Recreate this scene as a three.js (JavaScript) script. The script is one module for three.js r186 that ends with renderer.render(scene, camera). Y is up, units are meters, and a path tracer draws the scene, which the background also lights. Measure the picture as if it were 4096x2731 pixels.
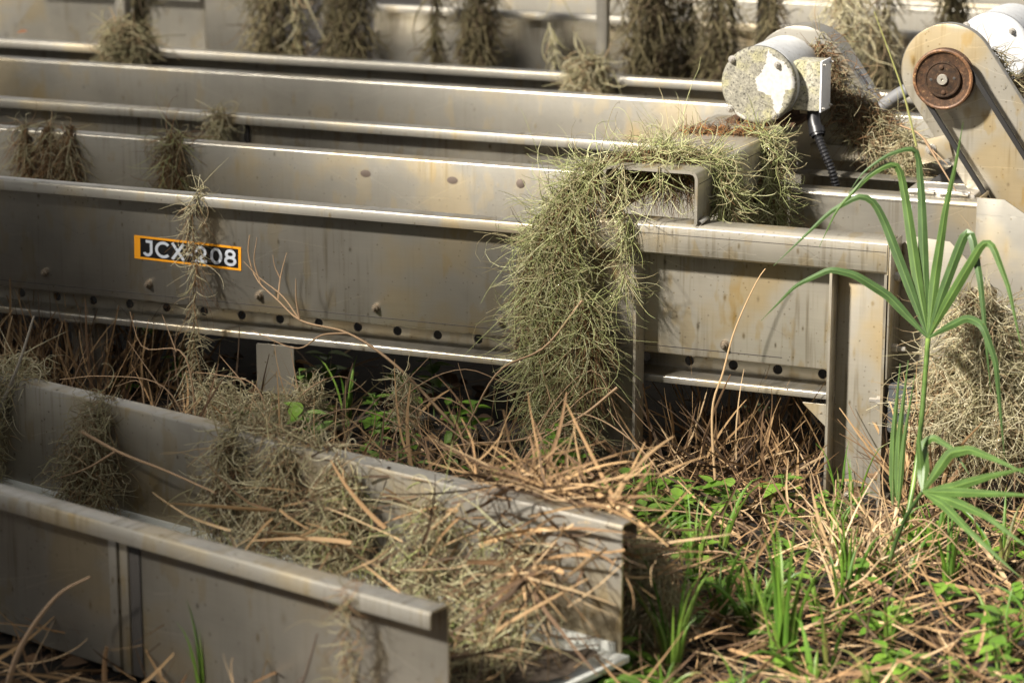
import * as THREE from 'three';
import { ImprovedNoise } from 'three/addons/math/ImprovedNoise.js';
import { mergeGeometries, toCreasedNormals } from 'three/addons/utils/BufferGeometryUtils.js';

// ------------------------------------------------------------------ camera, sky, sun, exposure
const scene = new THREE.Scene();
const camera = new THREE.PerspectiveCamera(14.65, 1024 / 682, 0.1, 600);
camera.position.set(1.486, 1.752, 5.382);
camera.lookAt(1.486 - 0.372 * 10, 1.752 - 0.244 * 10, 5.382 - 0.896 * 10);
camera.focus = 5.85;
camera.userData.fStop = 3.4;

const SKY = 0.44;
const SUN = new THREE.Vector3(-0.40, 0.62, 0.69).normalize();
{ // bright hazy sky with thin broken cloud
  const W = 512, H = 256, d = new Float32Array(W * H * 4), nz = new ImprovedNoise();
  for (let j = 0; j < H; j++) for (let i = 0; i < W; i++) {
    const el = ((j + 0.5) / H - 0.5) * Math.PI, az = ((i + 0.5) / W - 0.5) * 2 * Math.PI; const x = Math.cos(el) * Math.cos(az), y = Math.sin(el), z = Math.cos(el) * Math.sin(az);
    let c = 0, a = 0.5, f = 2.2; for (let k = 0; k < 5; k++) { c += a * nz.noise(x * f + 3, y * f * 2 + 1, z * f); a *= 0.5; f *= 2.1; }
    c = Math.min(1, Math.max(0, 0.5 + c * 1.6)); const halo = Math.pow(Math.max(0, x * SUN.x + y * SUN.y + z * SUN.z), 6);
    const hz = 1 - Math.max(0, y), L = (0.28 + 0.5 * hz * hz + 0.15 * c + 0.2 * halo) * SKY, k = (j * W + i) * 4; d[k] = L * (0.94 + 0.06 * c); d[k + 1] = L * (0.955 + 0.015 * c); d[k + 2] = L * (1.0 - 0.06 * c); d[k + 3] = 1;
  }
  const t = new THREE.DataTexture(d, W, H, THREE.RGBAFormat, THREE.FloatType); t.mapping = THREE.EquirectangularReflectionMapping; t.magFilter = t.minFilter = THREE.LinearFilter; t.needsUpdate = true;
  scene.background = t; scene.environment = t;
}
const sun = new THREE.DirectionalLight(new THREE.Color(1, 0.935, 0.84), 5.0);
sun.position.copy(SUN).multiplyScalar(30); sun.castShadow = true; sun.shadow.radius = 8;
sun.shadow.camera.left = -6; sun.shadow.camera.right = 6; sun.shadow.camera.top = 6; sun.shadow.camera.bottom = -6; sun.shadow.camera.far = 80;
sun.shadow.mapSize.set(2048, 2048);
scene.add(sun, sun.target);
const renderer = new THREE.WebGLRenderer();
renderer.shadowMap.enabled = true;
renderer.toneMapping = THREE.LinearToneMapping;
renderer.toneMappingExposure = 2.05;

// ------------------------------------------------------------------ helpers
let seed = 7;
function rnd() { seed |= 0; seed = seed + 0x6D2B79F5 | 0; let t = Math.imul(seed ^ seed >>> 15, 1 | seed); t = t + Math.imul(t ^ t >>> 7, 61 | t) ^ t; return ((t ^ t >>> 14) >>> 0) / 4294967296; }
const rr = (a, b) => a + (b - a) * rnd();
const gauss = () => (rnd() + rnd() + rnd() - 1.5) * 0.82;
const V = (x, y, z) => new THREE.Vector3(x, y, z);
const C = (r, g, b) => new THREE.Color().setRGB(r, g, b);
const noise = new ImprovedNoise();
const fbm = (x, y, z, o = 4) => { let s = 0, a = 0.5; for (let i = 0; i < o; i++) { s += a * noise.noise(x, y, z); x *= 2.03; y *= 2.03; z += 7.1; a *= 0.5; } return s; };
const clamp = (v, a = 0, b = 1) => Math.min(b, Math.max(a, v));
const sstep = (a, b, v) => { const t = clamp((v - a) / (b - a)); return t * t * (3 - 2 * t); };
const used = {};
function numbered(n) { const k = used[n] = (used[n] ?? -1) + 1; return k ? n + '_' + String(k).padStart(3, '0') : n; }
function tag(o, label, category, group) { o.userData.label = label; o.userData.category = category; if (group) o.userData.group = group; return o; }
function thing(name, label, category, pos = [0, 0, 0], turn = 0, group) {
  const g = new THREE.Group(); g.name = numbered(name); g.position.set(...pos); g.rotation.y = turn; scene.add(g); return tag(g, label, category, group);
}
function part(parent, name, geo, mat, pos, rot) {
  const m = new THREE.Mesh(geo, mat); m.name = name; m.castShadow = m.receiveShadow = true;
  if (pos) m.position.set(...pos); if (rot) m.rotation.set(...rot); parent.add(m); return m;
}
// uv in metres from the dominant axis of each face
function metric(geo, off = 0) {
  let g = geo.index ? geo.toNonIndexed() : geo; g.computeVertexNormals === undefined; const p = g.attributes.position, n = p.count, uv = new Float32Array(n * 2);
  const a = V(), b = V(), c = V(), e = V(), f = V();
  for (let i = 0; i < n; i += 3) {
    a.fromBufferAttribute(p, i); b.fromBufferAttribute(p, i + 1); c.fromBufferAttribute(p, i + 2);
    e.subVectors(b, a); f.subVectors(c, a); e.cross(f); const x = Math.abs(e.x), y = Math.abs(e.y), z = Math.abs(e.z);
    [a, b, c].forEach((q, k) => { const u = x > y && x > z ? [q.z, q.y] : y > z ? [q.x, q.z] : [q.x, q.y]; uv[(i + k) * 2] = u[0] + off; uv[(i + k) * 2 + 1] = u[1] + off * 0.37; });
  }
  g.setAttribute('uv', new THREE.BufferAttribute(uv, 2));
  return g;
}
const crease = (g, a = 0.6) => toCreasedNormals(g, a);
// bend a poly-line with filleted corners into a folded sheet of thickness t, swept along x
function fillet(pts, r) {
  const out = [pts[0]];
  for (let i = 1; i < pts.length - 1; i++) {
    const [ax, ay] = pts[i - 1], [bx, by] = pts[i], [cx, cy] = pts[i + 1];
    const d1 = [ax - bx, ay - by], d2 = [cx - bx, cy - by], l1 = Math.hypot(...d1), l2 = Math.hypot(...d2);
    const cosA = (d1[0] * d2[0] + d1[1] * d2[1]) / l1 / l2, half = Math.acos(clamp(cosA, -1, 1)) / 2;
    const q = Math.min(r / Math.tan(half), l1 * 0.45, l2 * 0.45);
    for (let k = 0; k <= 5; k++) { const t = k / 5, s = 1 - t; const p1 = [bx + d1[0] / l1 * q, by + d1[1] / l1 * q], p2 = [bx + d2[0] / l2 * q, by + d2[1] / l2 * q]; out.push([s * s * p1[0] + 2 * s * t * bx + t * t * p2[0], s * s * p1[1] + 2 * s * t * by + t * t * p2[1]]); }
  }
  out.push(pts[pts.length - 1]); return out;
}
function folded(pts, t, r, x0, x1, off = 0) {
  const c = fillet(pts, r), L = [], R = [];
  c.forEach((p, i) => {
    const a = c[Math.max(0, i - 1)], b = c[Math.min(c.length - 1, i + 1)]; const dx = b[0] - a[0], dy = b[1] - a[1], l = Math.hypot(dx, dy) || 1;
    L.push([p[0] - dy / l * t / 2, p[1] + dx / l * t / 2]); R.push([p[0] + dy / l * t / 2, p[1] - dx / l * t / 2]);
  });
  const s = new THREE.Shape([...L, ...R.reverse()].map(p => new THREE.Vector2(p[0], p[1])));
  const g = new THREE.ExtrudeGeometry(s, { depth: x1 - x0, bevelEnabled: false, steps: 1 });
  // shape x -> world z, shape y -> world y, depth -> world x
  const q = g.attributes.position; for (let i = 0; i < q.count; i++) q.setXYZ(i, x0 + q.getZ(i), q.getY(i), q.getX(i));
  const idx = []; for (let i = 0; i < q.count; i += 3) { for (let k = 0; k < 3; k++) idx.push(i + [0, 2, 1][k]); }
  g.setIndex(idx); const h = g.toNonIndexed(); h.deleteAttribute('uv'); h.deleteAttribute('normal'); h.computeVertexNormals();
  return crease(metric(h, off), 0.5);
}
function rrect(w, h, r) { const s = new THREE.Shape(), x = -w / 2, y = -h / 2; s.moveTo(x + r, y); s.lineTo(x + w - r, y); s.absarc(x + w - r, y + r, r, -Math.PI / 2, 0); s.lineTo(x + w, y + h - r); s.absarc(x + w - r, y + h - r, r, 0, Math.PI / 2); s.lineTo(x + r, y + h); s.absarc(x + r, y + h - r, r, Math.PI / 2, Math.PI); s.lineTo(x, y + r); s.absarc(x + r, y + r, r, Math.PI, Math.PI * 1.5); return s; }
function extr(shape, depth, bevel = 0, off = 0, cs = 8) { const g = new THREE.ExtrudeGeometry(shape, { depth: depth - 2 * bevel, bevelEnabled: bevel > 0, bevelSize: bevel, bevelThickness: bevel, bevelSegments: 2, bevelOffset: -bevel, curveSegments: cs }); g.translate(0, 0, -depth / 2 + bevel); return crease(metric(g, off), 0.6); }
const bar = (w, h, d, r = 0.002, off = 0) => extr(rrect(w, h, Math.min(r, w * 0.3, h * 0.3)), d, Math.min(r * 0.6, d * 0.3), off, 3);
function box3(x0, x1, y0, y1, z0, z1, r = 0.0015, off = 0) { const g = bar(x1 - x0, y1 - y0, z1 - z0, r, off); g.translate((x0 + x1) / 2, (y0 + y1) / 2, (z0 + z1) / 2); return g; }
function tube(pts, rad, seg = 16, sides = 8, taper = 1) {
  const c = new THREE.CatmullRomCurve3(pts.map(p => p.isVector3 ? p : V(...p))); const g = new THREE.TubeGeometry(c, seg, rad, sides, false);
  if (taper !== 1) { const p = g.attributes.position; for (let i = 0; i <= seg; i++) { const q = c.getPointAt(i / seg), k = 1 + (taper - 1) * i / seg; for (let j = 0; j <= sides; j++) { const n = i * (sides + 1) + j; p.setXYZ(n, q.x + (p.getX(n) - q.x) * k, q.y + (p.getY(n) - q.y) * k, q.z + (p.getZ(n) - q.z) * k); } } g.computeVertexNormals(); }
  return g;
}

// ------------------------------------------------------------------ textures and materials
function tex(N, fn, srgb = true) {
  const d = new Uint8Array(N * N * 4);
  for (let j = 0; j < N; j++) for (let i = 0; i < N; i++) { const c = fn(i / N, j / N, i, j), k = (j * N + i) * 4; for (let q = 0; q < 3; q++) d[k + q] = clamp(c[q]) * 255; d[k + 3] = 255; }
  const t = new THREE.DataTexture(d, N, N); t.magFilter = THREE.LinearFilter; t.minFilter = THREE.LinearMipmapLinearFilter; t.generateMipmaps = true; t.wrapS = t.wrapT = THREE.RepeatWrapping;
  if (srgb) t.colorSpace = THREE.SRGBColorSpace; t.needsUpdate = true; return t;
}
// weathered stainless sheet: mottling, vertical dirt runs, specks, rust flecks and scratches; TILE metres per repeat
const TILE = 1.6;
function steelMaps(dirt, warm, specks, s0) {
  const N = 1024, a = new Float32Array(N * N), ru = new Float32Array(N * N); seed = s0;
  for (let j = 0; j < N; j++) for (let i = 0; i < N; i++) {
    const x = i / N * 16, y = j / N * 16, w = 1 - Math.abs(i / N * 2 - 1);
    const m = fbm(x * 0.5 + 0.37, y * 0.5 + 0.21, s0 + 0.43), st = fbm(x * 11 + 0.3, y * 0.45, s0 + 3.37, 3) * (0.4 + 1.6 * sstep(-0.1, 0.3, fbm(x * 0.6, y * 0.6, s0 + 6.5, 2))), fi = fbm(x * 1.3, y * 31.7, s0 + 9.6, 2);
    a[j * N + i] = 0.84 + m * 0.24 + fi * 0.03 - dirt * Math.max(0, st - 0.06) * 0.5; ru[j * N + i] = clamp(dirt * (Math.max(0, st * 0.5) + sstep(0.06, 0.34, m) * 0.75 + sstep(0.15, 0.3, fbm(x * 2.2, y * 0.9, s0 + 5.4, 4)) * 0.5));
  }
  const blot = (cx, cy, r, da, dr, ex = 1) => { const R = Math.ceil(r * 3 * Math.max(1, ex)); for (let y = -R; y <= R; y++) for (let x = -R; x <= R; x++) { const e = Math.exp(-((x * x) + (y * y) / ex / ex) / (r * r)) * (0.7 + 0.6 * rnd()); const k = ((cy + y + N * 4) % N) * N + (cx + x + N * 4) % N; a[k] += da * e; ru[k] += dr * e; } };
  for (let i = 0; i < specks; i++) { const big = rnd() < 0.08; blot(Math.floor(rnd() * N), Math.floor(rnd() * N), big ? rr(1.2, 2.4) : rr(0.5, 1.1), -rr(0.15, 0.4), rnd() < 0.5 ? rr(0.2, 0.6) : 0.1, big ? rr(1, 2.5) : 1); }
  for (let i = 0; i < 150; i++) { let x = rnd() * N, y = rnd() * N, an = rr(-0.5, 0.5), l = rr(20, 130), d = rnd() < 0.6 ? 0.10 : -0.08; for (let k = 0; k < l; k++) { x += Math.cos(an); y += Math.sin(an); an += rr(-0.02, 0.02); const q = ((Math.floor(y) + N * 4) % N) * N + (Math.floor(x) + N * 4) % N; a[q] += d; } }
  for (let i = 0; i < specks / 40; i++) { const x = Math.floor(rnd() * N), y = Math.floor(rnd() * N); blot(x, y, rr(2, 5), -0.06, rr(0.2, 0.5) * dirt * 1.6, rr(1, 5)); }
  const col = tex(N, (u, v, i, j) => { const k = j * N + i, g = a[k], r = clamp(ru[k]); return [g * (1 - 0.18 * r), g * (0.985 - 0.30 * r - 0.01 * warm), g * (0.955 - 0.52 * r - 0.05 * warm)]; });
  const rough = tex(512, (u, v, i, j) => { const k = (j * 2) * N + i * 2; const q = 0.62 + (0.84 - a[k]) * 0.9 + clamp(ru[k]) * 0.5; return [q, q, q]; }, false);
  const wave = tex(256, (u, v) => { const q = 0.5 + fbm(u * 5.3 + s0, v * 4.1, s0 + 1.7, 3) * 0.8 + fbm(u * 60, v * 60, s0 + 2.3, 2) * 0.03; return [q, q, q]; }, false);
  for (const t of [col, rough, wave]) { t.repeat.set(1 / TILE, 1 / TILE); t.wrapS = t.wrapT = THREE.MirroredRepeatWrapping; }
  return { map: col, roughnessMap: rough, bumpMap: wave, bumpScale: 0.004 };
}
const sA = steelMaps(0.42, 0.4, 1500, 11), sB = steelMaps(0.6, 0.5, 2600, 23);
const steel = new THREE.MeshStandardMaterial({ ...sA, color: C(0.61, 0.60, 0.575), metalness: 0.76, roughness: 0.54 });
const dirtySteel = new THREE.MeshStandardMaterial({ ...sB, color: C(0.61, 0.59, 0.55), metalness: 0.5, roughness: 0.58 });
const boltSteel = new THREE.MeshStandardMaterial({ color: C(0.6, 0.57, 0.52), metalness: 0.7, roughness: 0.34 });
const rustyBolt = new THREE.MeshStandardMaterial({ color: C(0.22, 0.14, 0.08), metalness: 0.5, roughness: 0.55 });
const padMat = new THREE.MeshStandardMaterial({ color: C(0.13, 0.10, 0.08), metalness: 0.2, roughness: 0.75 }), agedBolt = new THREE.MeshStandardMaterial({ color: C(0.30, 0.25, 0.19), metalness: 0.7, roughness: 0.42 });
const darkLine = new THREE.MeshStandardMaterial({ color: C(0.05, 0.045, 0.04), roughness: 0.8 });
const blackRubber = new THREE.MeshStandardMaterial({ color: C(0.018, 0.018, 0.02), roughness: 0.38 });
const whitePlastic = new THREE.MeshStandardMaterial({ color: C(0.66, 0.67, 0.62), roughness: 0.8 });
const beltMat = new THREE.MeshStandardMaterial({ color: C(0.014, 0.013, 0.012), roughness: 0.85 });

// ------------------------------------------------------------------ ground
{
  const t = tex(512, (u, v) => { const n = fbm(u * 20, v * 20, 1, 4), m = fbm(u * 90, v * 90, 5, 2); const g = 0.10 + n * 0.08 + m * 0.08; return [g * 1.15, g * 0.95, g * 0.72]; });
  t.repeat.set(1 / 1.3, 1 / 1.3);
  const g = new THREE.PlaneGeometry(400, 400, 1, 1); g.rotateX(-Math.PI / 2); metric(g);
  const m = new THREE.Mesh(metric(g), new THREE.MeshStandardMaterial({ map: t, color: C(0.9, 0.9, 0.9), roughness: 1, bumpMap: t, bumpScale: 0.02 }));
  m.name = 'ground'; m.userData.kind = 'structure'; m.receiveShadow = true; scene.add(m);
}

// ------------------------------------------------------------------ fasteners
function latheZ(profile, seg) { const g = new THREE.LatheGeometry(profile.map(p => new THREE.Vector2(p[0], p[1])), seg); g.rotateX(Math.PI / 2); return g; }
const nutGeo = crease(latheZ([[0.0001, 0], [0.0112, 0], [0.0112, 0.0022], [0.0085, 0.0022], [0.0085, 0.0085], [0.0072, 0.0102], [0.0046, 0.0102], [0.0046, 0.0165], [0.0036, 0.018], [0.0001, 0.018]], 12).toNonIndexed(), 0.4);
const hexGeo = crease(latheZ([[0.0001, 0], [0.0105, 0], [0.0105, 0.0095], [0.0092, 0.0115], [0.0055, 0.0115], [0.0055, 0.026], [0.0045, 0.028], [0.0001, 0.028]], 6).toNonIndexed(), 0.4);

// ------------------------------------------------------------------ main conveyor trough
const troughNear = (lipZ, top, bot, x0, x1, off) => folded([[lipZ, top - 0.024], [lipZ, top], [lipZ - 0.04, top], [lipZ - 0.04, bot], [lipZ - 0.13, bot - 0.008]], 0.004, 0.007, x0, x1, off);
const troughFar = (z, top, bot, x0, x1, off) => folded([[z, bot], [z, top], [z - 0.042, top], [z - 0.042, top - 0.024]], 0.004, 0.007, x0, x1, off);
{
  const T = thing('conveyor_trough', 'stainless conveyor trough carrying the orange bordered JCX-208 plate', 'trough');
  part(T, 'near_wall', troughNear(-0.02, 0.557, 0.279, -3.4, -0.62, 0.31), steel);
  part(T, 'near_wall', troughNear(-0.02, 0.557, 0.279, -0.6185, -0.004, 1.12), dirtySteel);
  part(T, 'far_wall', troughFar(-0.64, 0.562, 0.29, -3.4, -0.30, 0.73), steel);
  part(T, 'floor', box3(-3.4, -0.004, 0.264, 0.268, -0.636, -0.148, 0.001, 0.2), steel);
  part(T, 'fold_line', box3(-3.4, -0.13, 0.295, 0.2967, -0.0585, -0.0572, 0.0003), darkLine);
  // perforated rail below the fold
  const s = new THREE.Shape(); s.moveTo(-3.4, 0.226); s.lineTo(-0.004, 0.226); s.lineTo(-0.004, 0.266); s.lineTo(-3.4, 0.266); s.closePath();
  for (let x = -0.06; x > -3.38; x -= 0.104) { const h = new THREE.Path(); h.absarc(x, 0.2455, 0.0112, 0, Math.PI * 2, true); s.holes.push(h); }
  const pg = extr(s, 0.004, 0, 0.5, 10); pg.translate(0, 0, -0.142); part(T, 'perforated_rail', pg, steel);
  part(T, 'lower_flange', folded([[-0.144, 0.226], [-0.076, 0.222], [-0.076, 0.207]], 0.004, 0.006, -3.4, -0.004, 0.9), steel);
  for (const [x, y] of [[-2.31, 0.326], [-2.015, 0.326], [-1.723, 0.322], [-1.423, 0.321], [-1.116, 0.318], [-0.8, 0.315], [-0.262, 0.312]]) part(T, 'bolt', nutGeo, agedBolt, [x, y, -0.058]);
  for (const x of [-1.418, -1.176]) { const g = latheZ([[0.0001, 0.003], [0.012, 0.002], [0.016, 0]], 20); g.scale(0.95, 0.6, 0.5); part(T, 'rivet_pad', g, padMat, [x, 0.515, -0.638]); }
  for (const [x, y] of [[-0.99, 0.52], [-0.885, 0.508]]) part(T, 'rivet_pad', latheZ([[0.0001, 0.004], [0.008, 0.003], [0.012, 0]], 20), padMat, [x, y, -0.638]);
  for (const x of [-1.94, -2.72]) part(T, 'support_leg', folded([[-0.13, 0], [-0.13, 0.205], [-0.07, 0.205]], 0.005, 0.006, x - 0.05, x + 0.05, 0.1), steel);
  // low bracket under the rail with two round holes
  const b = new THREE.Shape(rrect(0.1, 0.12, 0.004).getPoints()); for (const [hx, hy] of [[-0.012, -0.035], [0.02, -0.025]]) { const h = new THREE.Path(); h.absarc(hx, hy, 0.0105, 0, 6.283, true); b.holes.push(h); }
  part(T, 'mounting_bracket', extr(b, 0.005, 0, 0.2), steel, [-1.385, 0.142, -0.062]);
  // number plate sticker
  const cv = document.createElement('canvas'); cv.width = 1024; cv.height = 212; const x = cv.getContext('2d');
  x.fillStyle = '#f0a11c'; x.fillRect(0, 0, 1024, 212); x.fillStyle = '#0c0c0d'; x.fillRect(58, 20, 940, 172);
  x.strokeStyle = '#c3c9d2'; x.lineWidth = 27; x.lineJoin = 'miter'; x.lineCap = 'butt'; const T0 = 46, B0 = 166, q = (f) => { x.beginPath(); f(); x.stroke(); };
  q(() => { x.moveTo(112, T0 - 0); x.lineTo(165, T0); x.lineTo(165, 132); x.ellipse(129, 130, 36, 38, 0, 0, Math.PI * 0.86); });
  q(() => { x.ellipse(282, 106, 66, 62, 0, -Math.PI * 0.24, -Math.PI * 1.76, true); });
  q(() => { x.moveTo(368, T0 - 14); x.lineTo(478, B0 + 14); }); q(() => { x.moveTo(478, T0 - 14); x.lineTo(368, B0 + 14); });
  x.lineWidth = 24; q(() => { x.moveTo(500, 118); x.lineTo(562, 118); }); x.lineWidth = 27;
  q(() => { x.moveTo(598, 88); x.ellipse(640, 84, 43, 40, 0, Math.PI * 0.97, Math.PI * 2.2); x.lineTo(606, B0); x.lineTo(700, B0); });
  q(() => { x.ellipse(788, 106, 44, 61, 0, 0, Math.PI * 2); });
  q(() => { x.ellipse(922, 75, 37, 31, 0, 0, Math.PI * 2); }); q(() => { x.ellipse(922, 136, 44, 32, 0, 0, Math.PI * 2); });
  x.strokeStyle = '#2b2b2b'; x.lineWidth = 2; x.beginPath(); x.moveTo(330, 120); x.lineTo(345, 140); x.stroke();
  const tx = new THREE.CanvasTexture(cv); tx.colorSpace = THREE.SRGBColorSpace;
  const pl = new THREE.PlaneGeometry(0.291, 0.0575, 8, 1); const m = part(T, 'number_plate', pl, new THREE.MeshStandardMaterial({ map: tx, roughness: 0.45 }), [-1.614, 0.4085, -0.0565], [0, 0, -0.022]); m.userData.label = 'black plate with orange border reading JCX-208';
}
// ------------------------------------------------------------------ support frame of the main trough
{
  const F = thing('support_frame', 'stained stainless support frame with top beam and two channel posts', 'support frame');
  const beam = extr(rrect(0.075, 0.074, 0.013), 0.715, 0, 0.15, 8); beam.rotateY(Math.PI / 2); beam.translate(-0.245, 0.5515, -0.0375); part(F, 'beam', crease(metric(beam, 0.15), 0.6), dirtySteel);
  part(F, 'scribe_line', box3(-0.6, 0.11, 0.5625, 0.5638, -0.0004, 0.0006, 0.0003), darkLine);
  part(F, 'beam_end_cap', box3(0.1125, 0.1155, 0.513, 0.587, -0.073, -0.002, 0.001), dirtySteel);
  const y0 = -0.03, y1 = 0.5145;
  for (const px of [-0.012, -0.577]) {
    const P = part(F, 'post', box3(px + 0.0062, px + 0.1198, y0, y1, -0.056, -0.05, 0.001, px + 2.2), dirtySteel);
    part(P, 'flange', box3(px, px + 0.006, y0, y1, -0.056, 0, 0.001, px + 2.5), dirtySteel);
    const s = new THREE.Shape(); s.moveTo(0, y0); s.lineTo(0.056, y0); s.lineTo(0.056, y1); s.lineTo(0, y1); s.closePath();
    for (const hy of [0.09, 0.235, 0.375]) { const h = new THREE.Path(); h.absellipse(0.03, hy, 0.006, 0.0085, 0, 6.283, true); s.holes.push(h); }
    const g = extr(s, 0.006, 0, px + 1.1, 10); g.rotateY(Math.PI / 2); g.translate(px + 0.123, 0, 0); part(P, 'flange', g, dirtySteel);
    part(P, 'foot_plate', box3(px - 0.004, px + 0.13, -0.034, 0.006, -0.09, -0.046, 0.002, 0.3), dirtySteel);
    part(P, 'weld_bead', tube([[px + 0.05, 0.008, -0.044], [px + 0.07, 0.011, -0.043], [px + 0.09, 0.007, -0.044]], 0.004, 12, 6), boltSteel);
  }
  // bent end plate right of the post
  part(F, 'end_plate', box3(0.1162, 0.1202, 0.285, 0.583, -0.096, -0.004, 0.001, 0.7), dirtySteel);
  const s = new THREE.Shape(); [[0.1205, 0.283], [0.33, 0.283], [0.33, 0.48], [0.225, 0.578], [0.145, 0.583], [0.1205, 0.565]].forEach((p, i) => i ? s.lineTo(...p) : s.moveTo(...p)); s.closePath();
  const eg = extr(s, 0.004, 0.0008, 1.7); eg.translate(0, 0, -0.094); part(F, 'end_plate', eg, dirtySteel);
  for (const y of [0.503, 0.345]) part(F, 'bolt', hexGeo, boltSteel, [0.1203, y, -0.045], [0, Math.PI / 2, 0]);
  for (const [y, m] of [[0.232, boltSteel], [0.062, rustyBolt]]) part(F, 'bolt', hexGeo, m, [0.1075, y, -0.02], [0, -Math.PI / 2, 0]);
  part(F, 'isolator_block', box3(0.122, 0.175, 0.165, 0.275, -0.075, -0.01, 0.008), new THREE.MeshStandardMaterial({ color: C(0.045, 0.05, 0.055), roughness: 0.6 }));
  const gs = new THREE.Shape(); [[-0.075, 0.205], [-0.012, 0.205], [-0.012, 0.155], [-0.02, 0.155]].forEach((p, i) => i ? gs.lineTo(...p) : gs.moveTo(...p)); gs.closePath();
  const gg = extr(gs, 0.006, 0, 0.2); gg.translate(0, 0, -0.04); part(F, 'gusset', gg, dirtySteel);
}
// ------------------------------------------------------------------ inverted channel across the trough
{
  const K = thing('cross_channel', 'inverted stainless channel lying across the trough, open end draped with moss', 'channel beam');
  const g = folded([[-0.529, 0.590], [-0.529, 0.703], [-0.316, 0.703], [-0.316, 0.590]], 0.0065, 0.017, -0.755, 0.0, 0.9);
  const p = g.attributes.position, n = g.attributes.normal; for (let i = 0; i < p.count; i++) { const x = p.getX(i), z = p.getZ(i); p.setXYZ(i, z, p.getY(i), x); const nx = n.getX(i); n.setX(i, n.getZ(i)); n.setZ(i, nx); }
  for (let i = 0; i < p.count; i += 3) for (const at of [p, n]) { const t = [at.getX(i + 1), at.getY(i + 1), at.getZ(i + 1)]; at.setXYZ(i + 1, at.getX(i + 2), at.getY(i + 2), at.getZ(i + 2)); at.setXYZ(i + 2, ...t); }
  part(K, 'shell', crease(metric(g, 0.4), 0.5), dirtySteel);
  part(K, 'weld_bead', tube([[-0.309, 0.592, -0.005], [-0.304, 0.598, -0.03], [-0.309, 0.593, -0.06]], 0.006, 12, 6), boltSteel);
  part(K, 'score_line', box3(-0.3126, -0.3119, 0.677, 0.6783, -0.74, -0.01, 0.0002), darkLine);
}
// ------------------------------------------------------------------ drive box right of the channel
{
  const B = thing('drive_box', 'brushed stainless box under the belt guard with rounded top edge and weld plate', 'machine box');
  const g = extr(rrect(0.06, 0.36, 0.012), 0.445, 0, 0.3, 8); g.rotateY(Math.PI / 2); g.translate(-0.0425, 0.4, -0.575); part(B, 'front_plate', metric(g, 0.3), steel);
  part(B, 'score_line', box3(-0.26, 0.178, 0.5645, 0.5657, -0.5456, -0.5446, 0.0002), darkLine);
  part(B, 'back_strip', folded([[-0.70, 0.586], [-0.755, 0.586], [-0.755, 0.4]], 0.005, 0.006, -0.30, 0.165, 0.2), steel);
  part(B, 'weld_plate', box3(0.0, 0.165, 0.572, 0.586, -0.70, -0.585, 0.004, 0.6), boltSteel);
  for (const [z, x0, x1] of [[-0.582, 0.01, 0.07], [-0.582, 0.085, 0.15], [-0.6, 0.02, 0.15]]) part(B, 'weld_bead', tube([[x0, 0.586, z], [(x0 + x1) / 2, 0.589, z + 0.002], [x1, 0.586, z]], 0.006, 10, 6), boltSteel);
  part(B, 'seam_line', box3(0.026, 0.0285, 0.25, 0.56, -0.5455, -0.5444, 0.0002), new THREE.MeshStandardMaterial({ color: C(0.2, 0.2, 0.2), roughness: 0.7 }));
  const s = new THREE.Shape(); [[0.186, 0.0], [0.9, 0.0], [0.9, 0.30], [0.5, 0.44], [0.249, 0.595], [0.186, 0.595]].forEach((p, i) => i ? s.lineTo(...p) : s.moveTo(...p)); s.closePath();
  const q = extr(s, 0.005, 0.001, 0.8); q.translate(0, 0, -0.515); part(B, 'side_panel', q, steel);
  part(B, 'side_panel', box3(0.186, 0.19, 0.0, 0.592, -0.62, -0.5185, 0.001, 0.4), steel);
  part(B, 'leg', box3(-0.26, -0.2, 0, 0.225, -0.6, -0.55, 0.002), steel);
  part(B, 'leg', box3(0.1, 0.16, 0, 0.225, -0.6, -0.55, 0.002), steel);
  part(B, 'shelf_beam', box3(-0.30, 0.01, 0.600, 0.638, -0.90, -0.82, 0.003, 0.2), steel);
}
// ------------------------------------------------------------------ troughs behind
function backTrough(label, lipZ, farZ, x0, x1, off, legs, seams) {
  const T = thing('conveyor_trough', label, 'trough');
  part(T, 'near_wall', troughNear(lipZ, 0.557, 0.292, x0, x1, off), steel);
  if (farZ) part(T, 'far_wall', troughFar(farZ, 0.562, 0.29, x0, x1, off + 0.4), steel);
  part(T, 'floor', box3(x0, x1, 0.272, 0.276, (farZ || lipZ - 0.7) + 0.004, lipZ - 0.15, 0.001, off), steel);
  for (const lx of legs) { const L = part(T, 'leg', box3(lx, lx + 0.06, 0, 0.272, lipZ - 0.14, lipZ - 0.09, 0.002, off), steel); part(T, 'leg', box3(lx, lx + 0.06, 0, 0.272, (farZ || lipZ - 0.7) + 0.02, (farZ || lipZ - 0.7) + 0.07, 0.002, off), steel); }
  for (const sx of seams) {
    part(T, 'joint_strip', box3(sx, sx + 0.012, 0.30, 0.53, lipZ - 0.0375, lipZ - 0.03, 0.001), darkLine);
    part(T, 'joint_strip', box3(sx - 0.06, sx - 0.004, 0.30, 0.53, lipZ - 0.0375, lipZ - 0.034, 0.001, 0.3), steel);
    for (const y of [0.46, 0.445]) part(T, 'bolt', nutGeo, boltSteel, [sx + 0.02, y, lipZ - 0.038]);
  }
  return T;
}
backTrough('second stainless trough directly behind the numbered one', -1.10, -1.78, -4.4, 0.9, 0.11, [-2.9, -0.8], [-2.03]);
backTrough('pale stainless trough behind the motors with moss tufts over its rim', -2.19, 0, -5.2, 1.2, 0.47, [-3.6, -1.2], []);
backTrough('distant stainless trough behind the hanging moss curtains', -3.55, -4.2, -2.8, 1.6, 0.83, [-2.4, 0.2], []);
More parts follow.
